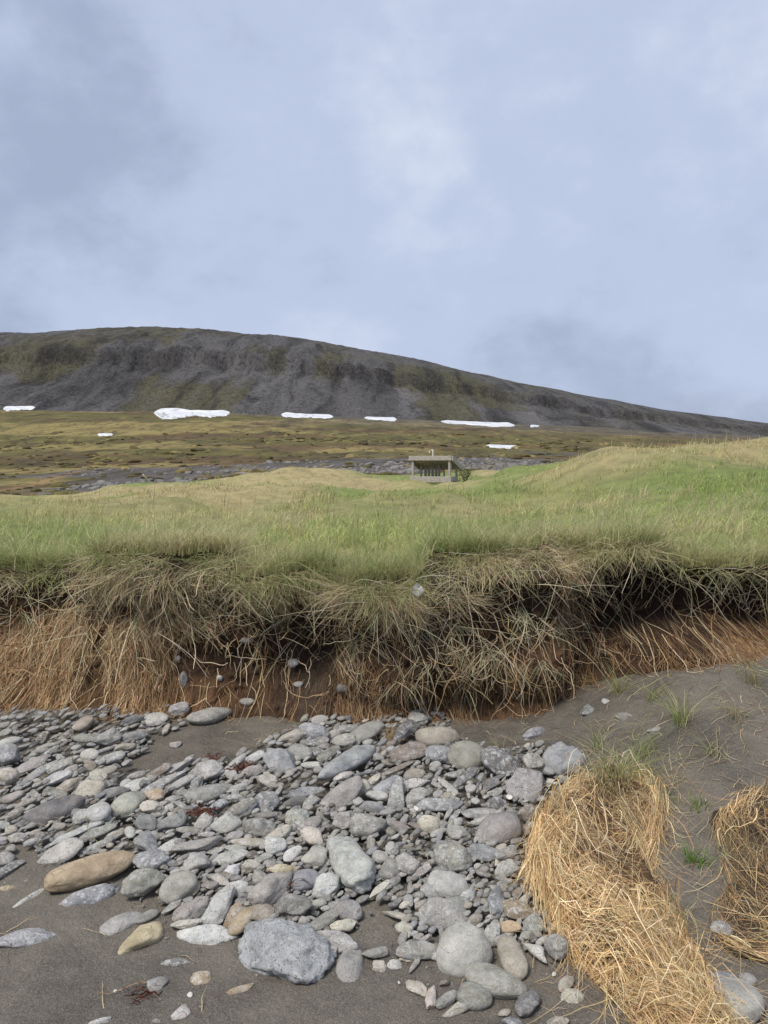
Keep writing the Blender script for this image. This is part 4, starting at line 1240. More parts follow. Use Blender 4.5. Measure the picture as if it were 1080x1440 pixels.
# bank edge and near meadow
for (n_, d0, d1, h0, h1, w0, w1, K) in ((9000, 4.70, 5.6, 0.03, 0.10, 0.003, 0.006, 5), (17000, 5.4, 9.0, 0.03, 0.13, 0.005, 0.010, 4), (40000, 8.5, 18, 0.04, 0.15, 0.006, 0.011, 3), (34000, 16, 34, 0.03, 0.13, 0.012, 0.024, 3)):
    d = np.exp(rg.uniform(math.log(d0), math.log(d1), n_)); u = rg.uniform(-0.62, 0.62, n_)
    xx = u * d
    cl = fbm(xx * 2.2, d * 2.2, oct=3, seed=112)
    kk = rg.random(n_) < 0.45 + 0.75 * cl
    kk &= ~((np.abs(xx - 1.6) < 1.3) & (d > 20.5) & (d < 27) & (rg.random(n_) < 0.85))
    d, xx, cl = d[kk], xx[kk], cl[kk]; m = len(d)
    s = np.clip(grass_mix(xx, d) + rg.normal(0, 0.22, m), 0, 1)[:, None]
    nb_ = (1 + 0.45 * (1 - sstep(6.0, 11, d)))[:, None]
    col = (GREEN * (1 - s) + STRAW * s) * rg.gamma(9, 0.115, (m, 1)) * nb_ * (1 + rg.normal(0, 0.04, (m, 3)))
    h = rg.uniform(h0, h1, m) * (0.85 + 0.5 * np.clip(cl, -0.6, 1)) * np.where(d < 5.0, 0.7, 0.9)
    parts.append(blades(xx, d, np.maximum(land_z(xx, d), 0) - 0.01, h, rg.uniform(w0, w1, m), rg.gamma(2.0, 0.5, m), rg.normal(0.3, 1.6, m), np.clip(col, .02, .8), K, 113 + K))
# coarse pale tufts in the near meadow and spilling over the lip
nt_, nb_ = 2300, 12
xc = rg.uniform(-3.2, 3.2, nt_); dc = np.interp(xc, _lx, _ly) + np.where(rg.random(nt_) < 0.35, rg.uniform(0.0, 0.2, nt_), rg.gamma(1.6, 1.1, nt_))
xc = xc * np.maximum(1, dc / 4.9)
xx = np.repeat(xc, nb_) + rg.normal(0, 0.02, nt_ * nb_); d = np.repeat(dc, nb_) + rg.normal(0, 0.02, nt_ * nb_); m = len(xx)
z0 = np.where(d < 4.75, np.minimum(land_z(xx, np.maximum(d, 4.62)), top_f(xx) + 0.02), land_z(xx, d))
st_ = np.repeat(np.clip(0.35 + 0.6 * fbm(xc * 0.8, dc * 0.8, oct=2, seed=131) + rg.normal(0, 0.2, nt_), 0, 1), nb_)
st_ = np.clip(st_ + rg.normal(0, 0.2, m), 0, 1)[:, None]
hh = np.repeat(rg.uniform(0.08, 0.26, nt_), nb_) * rg.uniform(0.5, 1.1, m)
parts.append(blades(xx, d, z0 - 0.012, hh, rg.uniform(0.003, 0.0068, m) * np.maximum(1, d / 5.5), rg.gamma(2.2, 0.42, m), rg.normal(-0.6, 1.7, m), np.clip((np.array([0.36, 0.44, 0.16]) * (1 - st_) + np.array([0.68, 0.59, 0.35]) * st_) * rg.uniform(0.75, 1.2, (m, 1)), .02, .85), 5, 132))
# drooping over the lip
n_ = 6500
xx = rg.uniform(-2.9, 2.9, n_); tz = top_f(xx)
keep = fbm(xx * 3, 0.7, oct=3, seed=115) + rg.normal(0, 0.35, n_) - 0.05 * sstep(1.2, 1.5, xx) > 0.0
keep &= rg.random(n_) > 0.5 * bare(xx, tz - 0.10)
xx, tz = xx[keep], tz[keep]; m = len(xx)
zz = tz - rg.uniform(0.0, 0.09, m)
dirs = np.stack([rg.normal(0, 0.7, m), rg.normal(-0.7, 0.3, m), rg.normal(0.75, 0.5, m)], -1)
P = march_bank(xx, zz, dirs, rg.gamma(2.4, 0.045, m) + 0.04, 7, rg.gamma(2, 0.02, m) + 0.004, rg.uniform(0.08, 0.45, m), 0.16, 116); P = clump(P, 2, 0.7, 216, 0.05)
s = np.clip(0.30 + 0.6 * fbm(xx * 1.4, 0.3, oct=3, seed=117) + rg.normal(0, 0.3, m), 0, 1)[:, None]
parts.append(strand_mesh(P, rg.uniform(0.0022, 0.0048, m), (np.array([0.36, 0.40, 0.16]) * (1 - s) + np.array([0.66, 0.57, 0.34]) * s) * rg.uniform(0.75, 1.25, (m, 1)), 118, spread=0.7))
# tall seed stalks
n_ = 420
d = np.exp(rg.uniform(math.log(4.9), math.log(18), n_)); u = rg.uniform(-0.6, 0.6, n_); xx = u * d
parts.append(blades(xx, d, land_z(xx, d), rg.uniform(0.2, 0.42, n_), 0.0012 * d ** 0.8, rg.uniform(0.1, 0.6, n_), rg.normal(0.3, 1.2, n_), pick_cols(rg, n_, [(0.50, 0.45, 0.28), (0.40, 0.40, 0.2)], (2, 1)), 4, 119))
V, Fc, C = joinm(parts)
tag(mesh('meadow_grass', V, Fc, M_BLADE, col=C), 'pale green and straw coloured grass covering the meadow', 'grass', kind='stuff')


# ------------------------------------------------------------------ fallen turf clods
def poly_dist(P, x, y):
    """signed distance to a closed polygon, positive inside"""
    d = np.full(np.shape(x), 1e9); c = np.zeros(np.shape(x), bool)
    for (x0, y0), (x1, y1) in zip(P, np.roll(P, -1, 0)):
        ex_, ey = x1 - x0, y1 - y0
        t = np.clip(((x - x0) * ex_ + (y - y0) * ey) / (ex_ * ex_ + ey * ey), 0, 1)
        d = np.minimum(d, np.hypot(x - x0 - t * ex_, y - y0 - t * ey))
        c ^= ((y0 > y) != (y1 > y)) & (x < ex_ * (y - y0) / (ey + 1e-12) + x0)
    return np.where(c, d, -d)


CLOD_PAL = [(0.53, 0.37, 0.18), (0.64, 0.49, 0.27), (0.38, 0.23, 0.11), (0.72, 0.60, 0.39), (0.22, 0.125, 0.06)]


def turf_clod(name, outline, hmax, label, n, seed, pal_w, hfun, tuft_at=None, dim=1.0, n_left=8, rag=0.055):
    r_ = np.random.default_rng(seed)
    P = np.array([hit(a, b, beach_f)[:2] for a, b in outline])
    for _ in range(2):                                     # round the corners
        P = np.stack([0.75 * P + 0.25 * np.roll(P, -1, 0), 0.25 * P + 0.75 * np.roll(P, -1, 0)], 1).reshape(-1, 2)
    lo, hi = P.min(0) - 0.04, P.max(0) + 0.04
    ctr0 = P.mean(0)
    nl = len(P) * n_left // len(outline)
    LEFT = P[:nl]
    def surf(x, y):
        x, y = np.asarray(x, float), np.asarray(y, float)
        d = poly_dist(P, x, y) + rag * fbm(x * 8, y * 8, oct=3, seed=seed) - rag * 0.4
        f = (y - lo[1]) / (hi[1] - lo[1])
        dl = np.min(np.hypot(x[..., None] - LEFT[:, 0], y[..., None] - LEFT[:, 1]), -1)
        h = hmax * hfun(f, x, y) * (1 - 0.48 * sstep(0.13, 0.30, dl)) * np.sqrt(np.clip(1 - (1 - np.clip(d / 0.13, 0, 1)) ** 2, 0, 1))
        h = h + (d > 0) * np.clip(d / 0.05, 0, 1) * (min(0.03, hmax * 0.35) * fbm(x * 7, y * 7, oct=3, seed=seed + 1) + 0.012 * fbm(x * 24, y * 24, oct=2, seed=seed + 2))
        return np.where(d > 0, beach_f(x, y) + np.maximum(h, 0.004), beach_f(x, y) - 0.03)
    nx, ny = int((hi[0] - lo[0]) / 0.008) + 2, int((hi[1] - lo[1]) / 0.008) + 2
    sf = Grid2(surf, lo[0], hi[0], nx, lo[1], hi[1], ny)
    Xc, Yc = np.meshgrid(np.linspace(lo[0], hi[0], nx), np.linspace(lo[1], hi[1], ny))
    Zc = sf(Xc, Yc)
    ctr = np.array([P[:, 0].mean(), P[:, 1].mean(), 0.0]); ctr[2] = float(beach_f(ctr[0], ctr[1]))
    root = tag(empty(name, ctr), label, 'turf clod', 'fallen turf clods')
    Vc = np.stack([Xc, Yc, Zc], -1).reshape(-1, 3)
    nn = fbm(Vc[:, 0] * 6, Vc[:, 1] * 6, oct=3, seed=seed + 5)[:, None]
    cc = np.array([0.15, 0.088, 0.045] if hmax > 0.05 else [0.11, 0.082, 0.055]) * (1 + 0.6 * nn) * dim
    Fq = grid_faces(ny, nx)
    ins = (poly_dist(P, Xc, Yc) > -0.02).reshape(-1)
    Fq = Fq[ins[Fq].all(1)]
    used = np.unique(Fq); mp_ = np.zeros(len(Vc), int); mp_[used] = np.arange(len(used))
    mesh('root_mat', Vc[used] - ctr, mp_[Fq], M_SOIL, root, col=np.clip(cc[used], .01, .6))
    # fibres that sweep along the rim
    x = r_.uniform(lo[0], hi[0], n * 3); y = r_.uniform(lo[1], hi[1], n * 3)
    d = poly_dist(P, x, y); k = d > 0.0
    x, y, d = x[k][:n], y[k][:n], d[k][:n]
    q_ = r_.uniform(0, len(P), n // 3); qi = q_.astype(int); qf = (q_ - qi)[:, None]        # extra ones right on the rim
    pr = P[qi] * (1 - qf) + P[(qi + 1) % len(P)] * qf
    pr = pr + (ctr0 - pr) / np.linalg.norm(ctr0 - pr, axis=1, keepdims=True) * r_.uniform(0.0, 0.03, (len(pr), 1))
    x, y = np.concatenate([x, pr[:, 0]]), np.concatenate([y, pr[:, 1]]); d = np.maximum(poly_dist(P, x, y), 0)
    fh_ = (y - lo[1]) / (hi[1] - lo[1])
    hol = sstep(0.16, 0.28, np.min(np.hypot(x[:, None] - LEFT[:, 0], y[:, None] - LEFT[:, 1]), -1)) * sstep(0.3, 0.5, fh_)
    k = r_.random(len(x)) > 0.4 * hol + 0.6 * (fbm(x * 9, y * 9, oct=2, seed=seed + 21) < -0.1)
    x, y, d, hol, fh_ = x[k], y[k], d[k], hol[k], fh_[k]; N = len(x)
    L = (r_.gamma(3, 0.055, N) + 0.05) * (1 + 0.9 * sstep(0.35, 0.1, fh_)); K = 9
    off = r_.gamma(1.3, 0.014, N) * min(1.0, hmax / 0.1 + 0.25) + 0.001
    p = np.stack([x, y, sf(x, y) + off], -1)
    e_ = 0.01
    pdf = Grid2(lambda a_, b_: poly_dist(P, a_, b_), lo[0] - 0.3, hi[0] + 0.3, 160, lo[1] - 0.3, hi[1] + 0.3, 260)
    def flow(p):
        gx = pdf(p[:, 0] + e_, p[:, 1]) - pdf(p[:, 0] - e_, p[:, 1])
        gy = pdf(p[:, 0], p[:, 1] + e_) - pdf(p[:, 0], p[:, 1] - e_)
        t = nrm(np.stack([-gy, gx], -1))
        s_ = np.sign(t @ np.array([0.25, -1.0])); s_[s_ == 0] = 1
        return t * s_[:, None]
    def outward(p):
        gx = pdf(p[:, 0] + e_, p[:, 1]) - pdf(p[:, 0] - e_, p[:, 1])
        gy = pdf(p[:, 0], p[:, 1] + e_) - pdf(p[:, 0], p[:, 1] - e_)
        return -nrm(np.stack([gx, gy], -1))
    free = r_.random((N, 1))
    dirv = flow(p)
    rim = np.exp(-d / 0.09)[:, None]
    a = r_.normal(0, 1.1, N) - 1.4 + 2.0 * fbm(x * 5, y * 5, oct=2, seed=seed + 9)
    wild = np.stack([np.cos(a), np.sin(a)], -1)
    dirv = nrm(dirv * (0.25 + rim) + wild * (0.9 - 0.65 * rim))
    dirv = dirv + r_.normal(0, 0.12, dirv.shape)
    S3 = np.empty((N, K, 3)); S3[:, 0] = p
    wgl = r_.normal(0, 0.16, (N, 2))
    for q in range(1, K):
        if q % 2 == 0:
            dirv = nrm(dirv + 0.35 * flow(p) * rim)
        dq = pdf(p[:, 0], p[:, 1])[:, None]
        fl = flow(p)
        dirv = nrm(dirv + wgl + r_.normal(0, 0.12, (N, 2)) + (dq < 0.02) * (free < 0.68) * (1.1 * fl - 0.9 * np.sign(fl[:, 1:2] * 0 + 1) * outward(p)))
        p = p.copy(); p[:, :2] += dirv * (L / (K - 1))[:, None]
        inside_ = (p[:, 0] > lo[0]) & (p[:, 0] < hi[0]) & (p[:, 1] > lo[1]) & (p[:, 1] < hi[1])
        zs = np.where(inside_, sf(p[:, 0], p[:, 1]), 0)
        zt = np.maximum(zs, beach_f(p[:, 0], p[:, 1])) + off * (1 + 0.8 * math.sin(q * 0.9))
        p[:, 2] = np.maximum(zt, p[:, 2] - 0.035)
        S3[:, q] = p
    w = r_.gamma(2.0, 0.0005, N) + 0.0005
    cols = pick_cols(r_, N, CLOD_PAL, pal_w, 0.2) * dim * (1.12 + 0.35 * rim - 0.3 * hol[:, None] + 0.6 * fbm(x * 7, y * 7, oct=3, seed=seed + 12)[:, None])
    S3 = clump(S3, 3, 0.8, seed + 31, 0.05)
    Vs, Fs, Cs = strand_mesh(S3, w, cols, seed + 3, flat=(0, -0.5, 1), spread=0.6)
    ob = mesh('root_fibres', Vs - ctr, Fs, M_FIBRE, root, col=Cs); ob['kind'] = 'stuff'
    # a few stout stems
    m = max(20, n // 130)
    k = r_.choice(N, m, replace=False)
    Q = S3[k].copy(); Q[:, :, 2] += 0.008
    Vs, Fs, Cs = strand_mesh(Q, r_.uniform(0.003, 0.006, m), pick_cols(r_, m, [(0.62, 0.50, 0.30), (0.50, 0.36, 0.18)], (1, 1)), seed + 4, flat=(0, -0.5, 1), spread=0.2, tip=0.5)
    ob = mesh('root_stems', Vs - ctr, Fs, M_FIBRE, root, col=Cs); ob['kind'] = 'stuff'
    for (px, py, nb, ln, pal) in (tuft_at or []):
        g = hit(px, py, lambda a_, b_: np.maximum(np.where((np.asarray(a_) > lo[0]) & (np.asarray(a_) < hi[0]) & (np.asarray(b_) > lo[1]) & (np.asarray(b_) < hi[1]), sf(a_, b_), -9), beach_f(a_, b_)))
        xx, yy = g[0] + r_.normal(0, 0.035, nb), g[1] + r_.normal(0, 0.025, nb)
        Vs, Fs, Cs = blades(xx, yy, np.full(nb, g[2] - 0.01), r_.uniform(0.4, 1.0, nb) * ln, r_.uniform(0.002, 0.0045, nb), r_.uniform(0.3, 1.8, nb), r_.uniform(0, 6.28, nb), pick_cols(r_, nb, pal, [1] * len(pal)), 6, seed + 8)
        ob = mesh('grass_tuft', Vs - ctr, Fs, M_BLADE, root, col=Cs); ob['kind'] = 'stuff'
    return root


GPAL = [(0.25, 0.32, 0.10), (0.33, 0.38, 0.15), (0.50, 0.47, 0.25), (0.42, 0.42, 0.21)]
SPAL = [(0.50, 0.43, 0.26), (0.42, 0.35, 0.20), (0.30, 0.31, 0.15)]
turf_clod('turf_clod', [(815, 1118), (768, 1150), (742, 1200), (741, 1258), (775, 1322), (820, 1372), (868, 1415), (915, 1465), (965, 1500), (1045, 1485), (1015, 1430), (975, 1370), (960, 1290), (915, 1225), (938, 1150), (925, 1112), (870, 1100)],
          0.17, 'large fallen clod of golden root matted turf lying on the sand', 11500, 401, (30, 28, 16, 16, 10),
          lambda f, x, y: 0.42 + 0.58 * sstep(0.15, 0.6, f),
          [(848, 1108, 60, 0.24, GPAL), (900, 1100, 80, 0.26, GPAL), (928, 1112, 40, 0.2, SPAL), (872, 1094, 60, 0.24, GPAL), (905, 1066, 50, 0.24, GPAL), (938, 1130, 24, 0.18, GPAL), (940, 1290, 26, 0.10, GPAL), (900, 1320, 30, 0.12, SPAL), (950, 1330, 20, 0.12, SPAL)])
turf_clod('turf_clod', [(1000, 1150), (1050, 1110), (1140, 1085), (1240, 1100), (1260, 1220), (1200, 1340), (1100, 1355), (1025, 1345), (992, 1300), (1018, 1245), (1002, 1195)],
          0.014, 'reddish tangle of loose roots at the frame edge beyond the large clod', 1900, 402, (34, 22, 26, 8, 10),
          lambda f, x, y: 0.5 + 0.5 * sstep(0.2, 0.7, f), [(1065, 1325, 20, 0.09, SPAL), (1020, 1200, 14, 0.1, GPAL)], 0.85, rag=0.07)


# ------------------------------------------------------------------ single tufts and sprigs on the sand
def tuft(name, px, py, nb, ln, pal, label, cat, seed, lean=(0.3, 1.8), w=(0.002, 0.0045), spread=0.02):
    r_ = np.random.default_rng(seed)
    g = hit(px, py, beach_f)
    x, y = r_.normal(0, spread, nb), r_.normal(0, spread, nb)
    V, Fq, C = blades(x, y, np.full(nb, -0.005), r_.uniform(0.4, 1.0, nb) * ln, r_.uniform(*w, nb), r_.uniform(*lean, nb), r_.uniform(0, 6.28, nb), pick_cols(r_, nb, pal, [1] * len(pal)), 6, seed)
    ob = mesh(name, V, Fq, M_BLADE, col=C)
    ob.location = g
    return tag(ob, label, cat, 'grass tufts on the sand')


tuft('grass_tuft', 957, 1018, 60, 0.30, GPAL, 'green grass tuft sprawling on the sand above the large turf clod', 'grass tuft', 501, (0.5, 2.0))
tuft('grass_tuft', 1058, 962, 46, 0.28, SPAL, 'straw coloured grass tuft on the sand below the undercut bank', 'grass tuft', 502, (0.6, 2.0))
tuft('grass_tuft', 976, 1212, 46, 0.10, [(0.16, 0.27, 0.06), (0.22, 0.32, 0.09)], 'small fresh green plant on the sand right of the large clod', 'grass tuft', 503, (0.4, 1.3), (0.003, 0.006))
tuft('grass_tuft', 840, 1055, 26, 0.22, GPAL, 'thin green blades beside the pale bluish upright rock', 'grass tuft', 504, (0.5, 1.6))
tuft('grass_tuft', 985, 1136, 14, 0.09, [(0.20, 0.29, 0.09), (0.28, 0.34, 0.13)], 'tiny leafy sprout on dark sand between the two root clods', 'grass tuft', 505, (0.2, 0.9), (0.004, 0.008))
tuft('grass_tuft', 915, 985, 34, 0.22, GPAL + SPAL, 'loose green and straw blades at the bank foot above the sprawling tuft', 'grass tuft', 508, (0.7, 2.2))
tuft('grass_tuft', 870, 975, 40, 0.24, SPAL + GPAL[:2], 'straw and green blades fallen from the turf beside the bluish bank foot stone', 'grass tuft', 510, (0.8, 2.4))
tuft('grass_tuft', 1035, 1010, 30, 0.24, SPAL, 'pale dry blades lying across the dark sand slope', 'grass tuft', 511, (1.0, 2.4))
tuft('grass_tuft', 1000, 1062, 16, 0.22, GPAL, 'a few long green blades lying on the dark sand slope', 'grass tuft', 509, (1.2, 2.4))
tuft('grass_tuft', 700, 1052, 22, 0.13, SPAL, 'dry straw wisps lying on stones below the hanging turf', 'grass tuft', 506, (0.8, 2.0))
tuft('grass_tuft', 545, 1052, 60, 0.16, [(0.55, 0.40, 0.20), (0.48, 0.32, 0.14)], 'golden straw bunch reaching down to the grey egg shaped cobble', 'grass tuft', 507, (0.1, 0.6))


rl = np.random.default_rng(520)
pts = [(rl.uniform(830, 1090), rl.uniform(940, 1110)) for _ in range(330)] + [(rl.uniform(940, 1090), rl.uniform(1100, 1370)) for _ in range(110)] + [(rl.uniform(300, 820), rl.uniform(985, 1060)) for _ in range(120)] + [(rl.uniform(-10, 1080), rl.uniform(1100, 1440)) for _ in range(60)]
G0 = np.array([hit(a, b, heap_f) for a, b in pts]); N = len(G0); K = 6
a = rl.uniform(0, 6.28, N); L = rl.gamma(2.5, 0.035, N) + 0.02
P = np.zeros((N, K, 3)); p = G0.copy(); P[:, 0] = p
for k in range(1, K):
    a = a + rl.normal(0, 0.25, N)
    p = p + np.stack([np.cos(a), np.sin(a), 0 * a], -1) * (L / K)[:, None]
    p[:, 2] = heap_f(p[:, 0], p[:, 1]) + 0.004 + 0.012 * rl.random(N); P[:, k] = p
V, Fq, C = strand_mesh(P, rl.uniform(0.0014, 0.0035, N), pick_cols(rl, N, [(0.52, 0.42, 0.25), (0.36, 0.25, 0.13), (0.30, 0.31, 0.15), (0.20, 0.13, 0.08)], (4, 3, 2, 2)), 521, flat=(0, -0.3, 1), spread=0.4)
tag(mesh('straw_litter', V, Fq, M_FIBRE, col=C), 'scattered straw and root bits lying on sand and stones', 'litter', kind='stuff')


# ------------------------------------------------------------------ seaweed, shells, feather
def seaweed(px, py, n, size, label, seed, zoff=0.012):
    r_ = np.random.default_rng(seed)
    g = hit(px, py, heap_f)
    parts = []
    a = r_.uniform(0, 6.28, n); K = 7
    P = np.zeros((n, K, 3)); p = r_.normal(0, size * 0.2, (n, 3)) * np.array([1, 1, 0.25]); P[:, 0] = p
    for k in range(1, K):
        a = a + r_.normal(0, 0.7, n)
        p = p + np.stack([np.cos(a), np.sin(a) * 0.7, r_.normal(0, 0.5, n)], -1) * size / K
        p[:, 2] = np.clip(p[:, 2], 0.0, size * 0.35); P[:, k] = p
    V, Fq, C = strand_mesh(P, r_.uniform(0.003, 0.009, n), np.tile([[0.2, 0.06, 0.03]], (n, 1)), seed, flat=(0, -0.4, 1), spread=0.7, tip=0.5)
    ob = mesh('seaweed', V, Fq, M_WEED); ob.location = g + np.array([0, 0, zoff])
    return tag(ob, label, 'seaweed', 'scraps of red seaweed')


seaweed(283, 1147, 34, 0.09, 'dark red seaweed scrap below the long club shaped cobble', 601)
seaweed(345, 1082, 30, 0.10, 'red brown seaweed draped beside the blocky mottled stone', 602)
seaweed(404, 1246, 22, 0.07, 'dark red seaweed next to the smooth pale blue pebble', 603)
seaweed(192, 1400, 9, 0.09, 'thin dark seaweed sprig lying on the wet sand', 604, 0.004)
seaweed(300, 1068, 18, 0.08, 'brown seaweed wisp on the sand streak above the stones', 605, 0.004)


def shell(px, py, ln, wd, ang, label, seed, zf=heap_f, lift=0.02):
    g = hit(px, py, zf); m = g[1] / F_PX; wd = wd * 0.5; ln = ln * 0.85
    r_ = np.random.default_rng(seed)
    nr, na = 5, 14
    V, Fq = [], []
    for i in range(nr):
        r = (i + 0.02) / (nr - 1)
        for j in range(na):
            t = 2 * math.pi * j / na
            V.append((math.cos(t) * r * ln / 2 * m, math.sin(t) * r * wd * m * (1 + 0.25 * math.cos(t)), 0.35 * wd * m * (1 - r * r) + r_.normal(0, 0.0003)))
    for i in range(nr - 1):
        for j in range(na):
            Fq.append((i * na + j, i * na + (j + 1) % na, (i + 1) * na + (j + 1) % na, (i + 1) * na + j))
    ob = mesh('shell_fragment', np.array(V), np.array(Fq), M_SHELL)
    so = ob.modifiers.new('thickness', 'SOLIDIFY'); so.thickness = 0.0015
    ob.location = g + np.array([0, 0, lift]); ob.rotation_euler = (math.radians(35), 0, math.radians(ang))
    return tag(ob, label, 'shell', 'white shell fragments')


shell(716, 1132, 15, 7, -55, 'white shell sliver between stones below the layered slab', 611, lift=0.035)
shell(585, 1148, 16, 5, -65, 'narrow white shell sliver beside the upright grey slab', 612, lift=0.035)
shell(267, 1401, 9, 7, 20, 'small white shell chip on the sand near the ochre pebble', 613, beach_f, 0.004)
shell(779, 1372, 12, 5, 50, 'thin white shell chip on sand beside the large clod', 614, beach_f, 0.004)
shell(162, 1396, 6, 4, 30, 'tiny white shell chip above the thin seaweed sprig', 615, beach_f, 0.004)
shell(561, 1384, 6, 4, 80, 'tiny white shell chip on sand below the cream pebble', 616, beach_f, 0.004)

# small white feather caught in the turf mat
yb = 4.4
for _ in range(5): yb = float(bank_f(PXX(586, yb), PZZ(830, yb)))
fx, fz_ = PXX(586, yb), PZZ(830, yb)
ft = tag(empty('feather', (fx, yb - 0.05, fz_ - 0.04)), 'small white downy feather caught in the hanging turf', 'feather')
r_ = np.random.default_rng(620)
n = 160
t = r_.uniform(0, 1, n); sd = r_.choice([-1, 1], n)
P = np.zeros((n, 4, 3))
for k in range(4):
    s = k / 3
    P[:, k, 0] = 0.004 * np.sin(t * 3) + sd * s * 0.032 * np.sin(np.pi * (0.12 + 0.86 * t)) * r_.uniform(0.8, 1.1, n)
    P[:, k, 1] = -0.02 * np.sin(np.pi * t) - 0.012 * s + r_.normal(0, 0.002, n)
    P[:, k, 2] = 0.075 * t + 0.018 * s
V, Fq, C = strand_mesh(P, np.full(n, 0.0035), np.tile([[0.8, 0.78, 0.76]], (n, 1)), 621, spread=0.3)
o = mesh('vane', V, Fq, M_FIBRE, ft, col=C); o['kind'] = 'stuff'
P = np.zeros((1, 8, 3)); P[0, :, 2] = np.linspace(-0.02, 0.085, 8); P[0, :, 1] = -0.02 * np.sin(np.linspace(0, np.pi, 8)) - 0.004
V, Fq, C = strand_mesh(P, np.array([0.003]), np.array([[0.75, 0.72, 0.66]]), 622, spread=0.05)
mesh('shaft', V, Fq, M_FIBRE, ft, col=C)

# ------------------------------------------------------------------ wooden shelter on the meadow
def box(name, a, b, mat, parent, bev=0.006, rot=None):
    a, b = np.array(a, float), np.array(b, float)
    c, h = (a + b) / 2, (b - a) / 2
    V = np.array([(sx, sy, sz) for sx in (-1, 1) for sy in (-1, 1) for sz in (-1, 1)]) * h
    Fq = np.array([(0, 1, 3, 2), (4, 6, 7, 5), (0, 4, 5, 1), (2, 3, 7, 6), (0, 2, 6, 4), (1, 5, 7, 3)])
    ob = mesh(name, V, Fq, mat, parent, smooth=False)
    ob.location = c
    if rot: ob.rotation_euler = rot
    bv = ob.modifiers.new('edge', 'BEVEL'); bv.width = bev; bv.segments = 1
    return ob


SH_D = 25.0
def sxp(px, d=SH_D): return (px - 540) / F_PX * d
def szp(py, d=SH_D): return CAM_Z + float(slope(py)) * d
sx, sy_ = sxp(634), SH_D
sg = float(land_z(sx - 0.6, sy_ + 0.2))
sh = tag(empty('wooden_shelter', (sx, sy_, sg), math.radians(-19)), 'small weathered wooden shelter with flat roof standing in the meadow grass', 'shelter')
zt, zr0, zr1 = szp(641) - sg, szp(670) - sg, szp(678.5) - sg
WID, DEP = 1.33, 1.05
fh = 0.15
drop = 0.26
box('front_fascia', (-WID - 0.08, -0.05, zt - fh), (0.03, -0.012, zt), M_WOOD, sh)
box('lower_rail', (-WID - 0.05, -0.05, zr1), (0.02, -0.012, zr0), M_WOOD, sh)
for x in (-WID, -0.09):
    box('post', (x, -0.01, -0.15), (x + 0.07, 0.06, zt - 0.03), M_WOOD, sh)
    box('post', (x, DEP - 0.09, -0.15), (x + 0.07, DEP - 0.02, zt - drop), M_WOOD, sh)
box('post', (-WID * 0.52, DEP - 0.09, -0.1), (-WID * 0.52 + 0.07, DEP - 0.02, zt - drop), M_WOOD, sh)
ra = math.atan2(drop, DEP)
npk = 7
for k in range(npk):
    x0 = -WID - 0.08 + k * (WID + 0.11) / npk
    ob = box('roof_plank', (x0 + 0.004, -0.01, 0), (x0 + (WID + 0.11) / npk - 0.004, 1.30, 0.03), M_WOOD, sh, 0.003)
    ob.rotation_euler = (-ra, 0, 0)
    ob.location = (x0 + (WID + 0.11) / npk / 2, 0.62, zt - 0.025 - 0.62 * drop / DEP)
for x in (-WID - 0.10, 0.035):
    ob = box('side_fascia', (x, 0, 0), (x + 0.035, 1.30, 0.17), M_WOOD, sh)
    ob.rotation_euler = (-ra, 0, 0); ob.location = (x + 0.017, 0.62, zt - 0.08 - 0.62 * drop / DEP)
box('back_fascia', (-WID - 0.08, 1.20, zt - drop - 0.19), (0.03, 1.235, zt - drop - 0.03), M_WOOD, sh)
for k in range(4):
    x0 = -WID + 0.13 + k * 0.125
    box('back_board', (x0, DEP - 0.012, zr1 + 0.02), (x0 + 0.095, DEP + 0.012, zt - drop - 0.12 - 0.02 * (k % 2)), M_WOOD, sh, 0.003)
for k in range(2):
    x0 = -WID * 0.5 + 0.14 + k * 0.2
    box('back_board', (x0, DEP - 0.012, zr1 + 0.02), (x0 + 0.05, DEP + 0.012, zt - drop - 0.2), M_WOOD, sh, 0.003)
for k in range(2):
    y0 = 0.55 + k * 0.22
    box('floor_plank', (-WID + 0.02, y0, zr1 + 0.01), (-0.01, y0 + 0.17, zr1 + 0.045), M_WOOD, sh, 0.003)
for x in (-WID - 0.03, -0.02):
    box('side_rail', (x, 0.08, zr1 + 0.02), (x + 0.03, DEP - 0.1, zr0 - 0.01), M_WOOD, sh)
ob = box('brace', (-0.055, 0.2, zr0), (-0.025, 0.25, zr0 + 0.75), M_WOOD, sh); ob.rotation_euler = (math.radians(-38), 0, 0)
# bent pipe on the roof
th = np.concatenate([np.zeros(4), np.linspace(0, math.pi * 1.15, 10)])
cl_ = [(0, 0, 0.04 * i) for i in range(4)] + [(-0.05 * (1 - math.cos(a)), 0, 0.13 + 0.05 * math.sin(a)) for a in np.linspace(0.2, math.pi * 1.2, 10)]
V, Fq = [], []
for i, c_ in enumerate(cl_):
    for j in range(8):
        a = 2 * math.pi * j / 8
        V.append((c_[0] + 0.02 * math.cos(a), c_[1] + 0.02 * math.sin(a), c_[2] + 0.008 * math.cos(a)))
for i in range(len(cl_) - 1):
    for j in range(8):
        Fq.append((i * 8 + j, i * 8 + (j + 1) % 8, (i + 1) * 8 + (j + 1) % 8, (i + 1) * 8 + j))
ob = mesh('vent_pipe', np.array(V), np.array(Fq), M_SHELL, sh); ob.location = (-0.62, 0.05, zt - 0.01); ob.scale = (1.2, 1.2, 1.2)


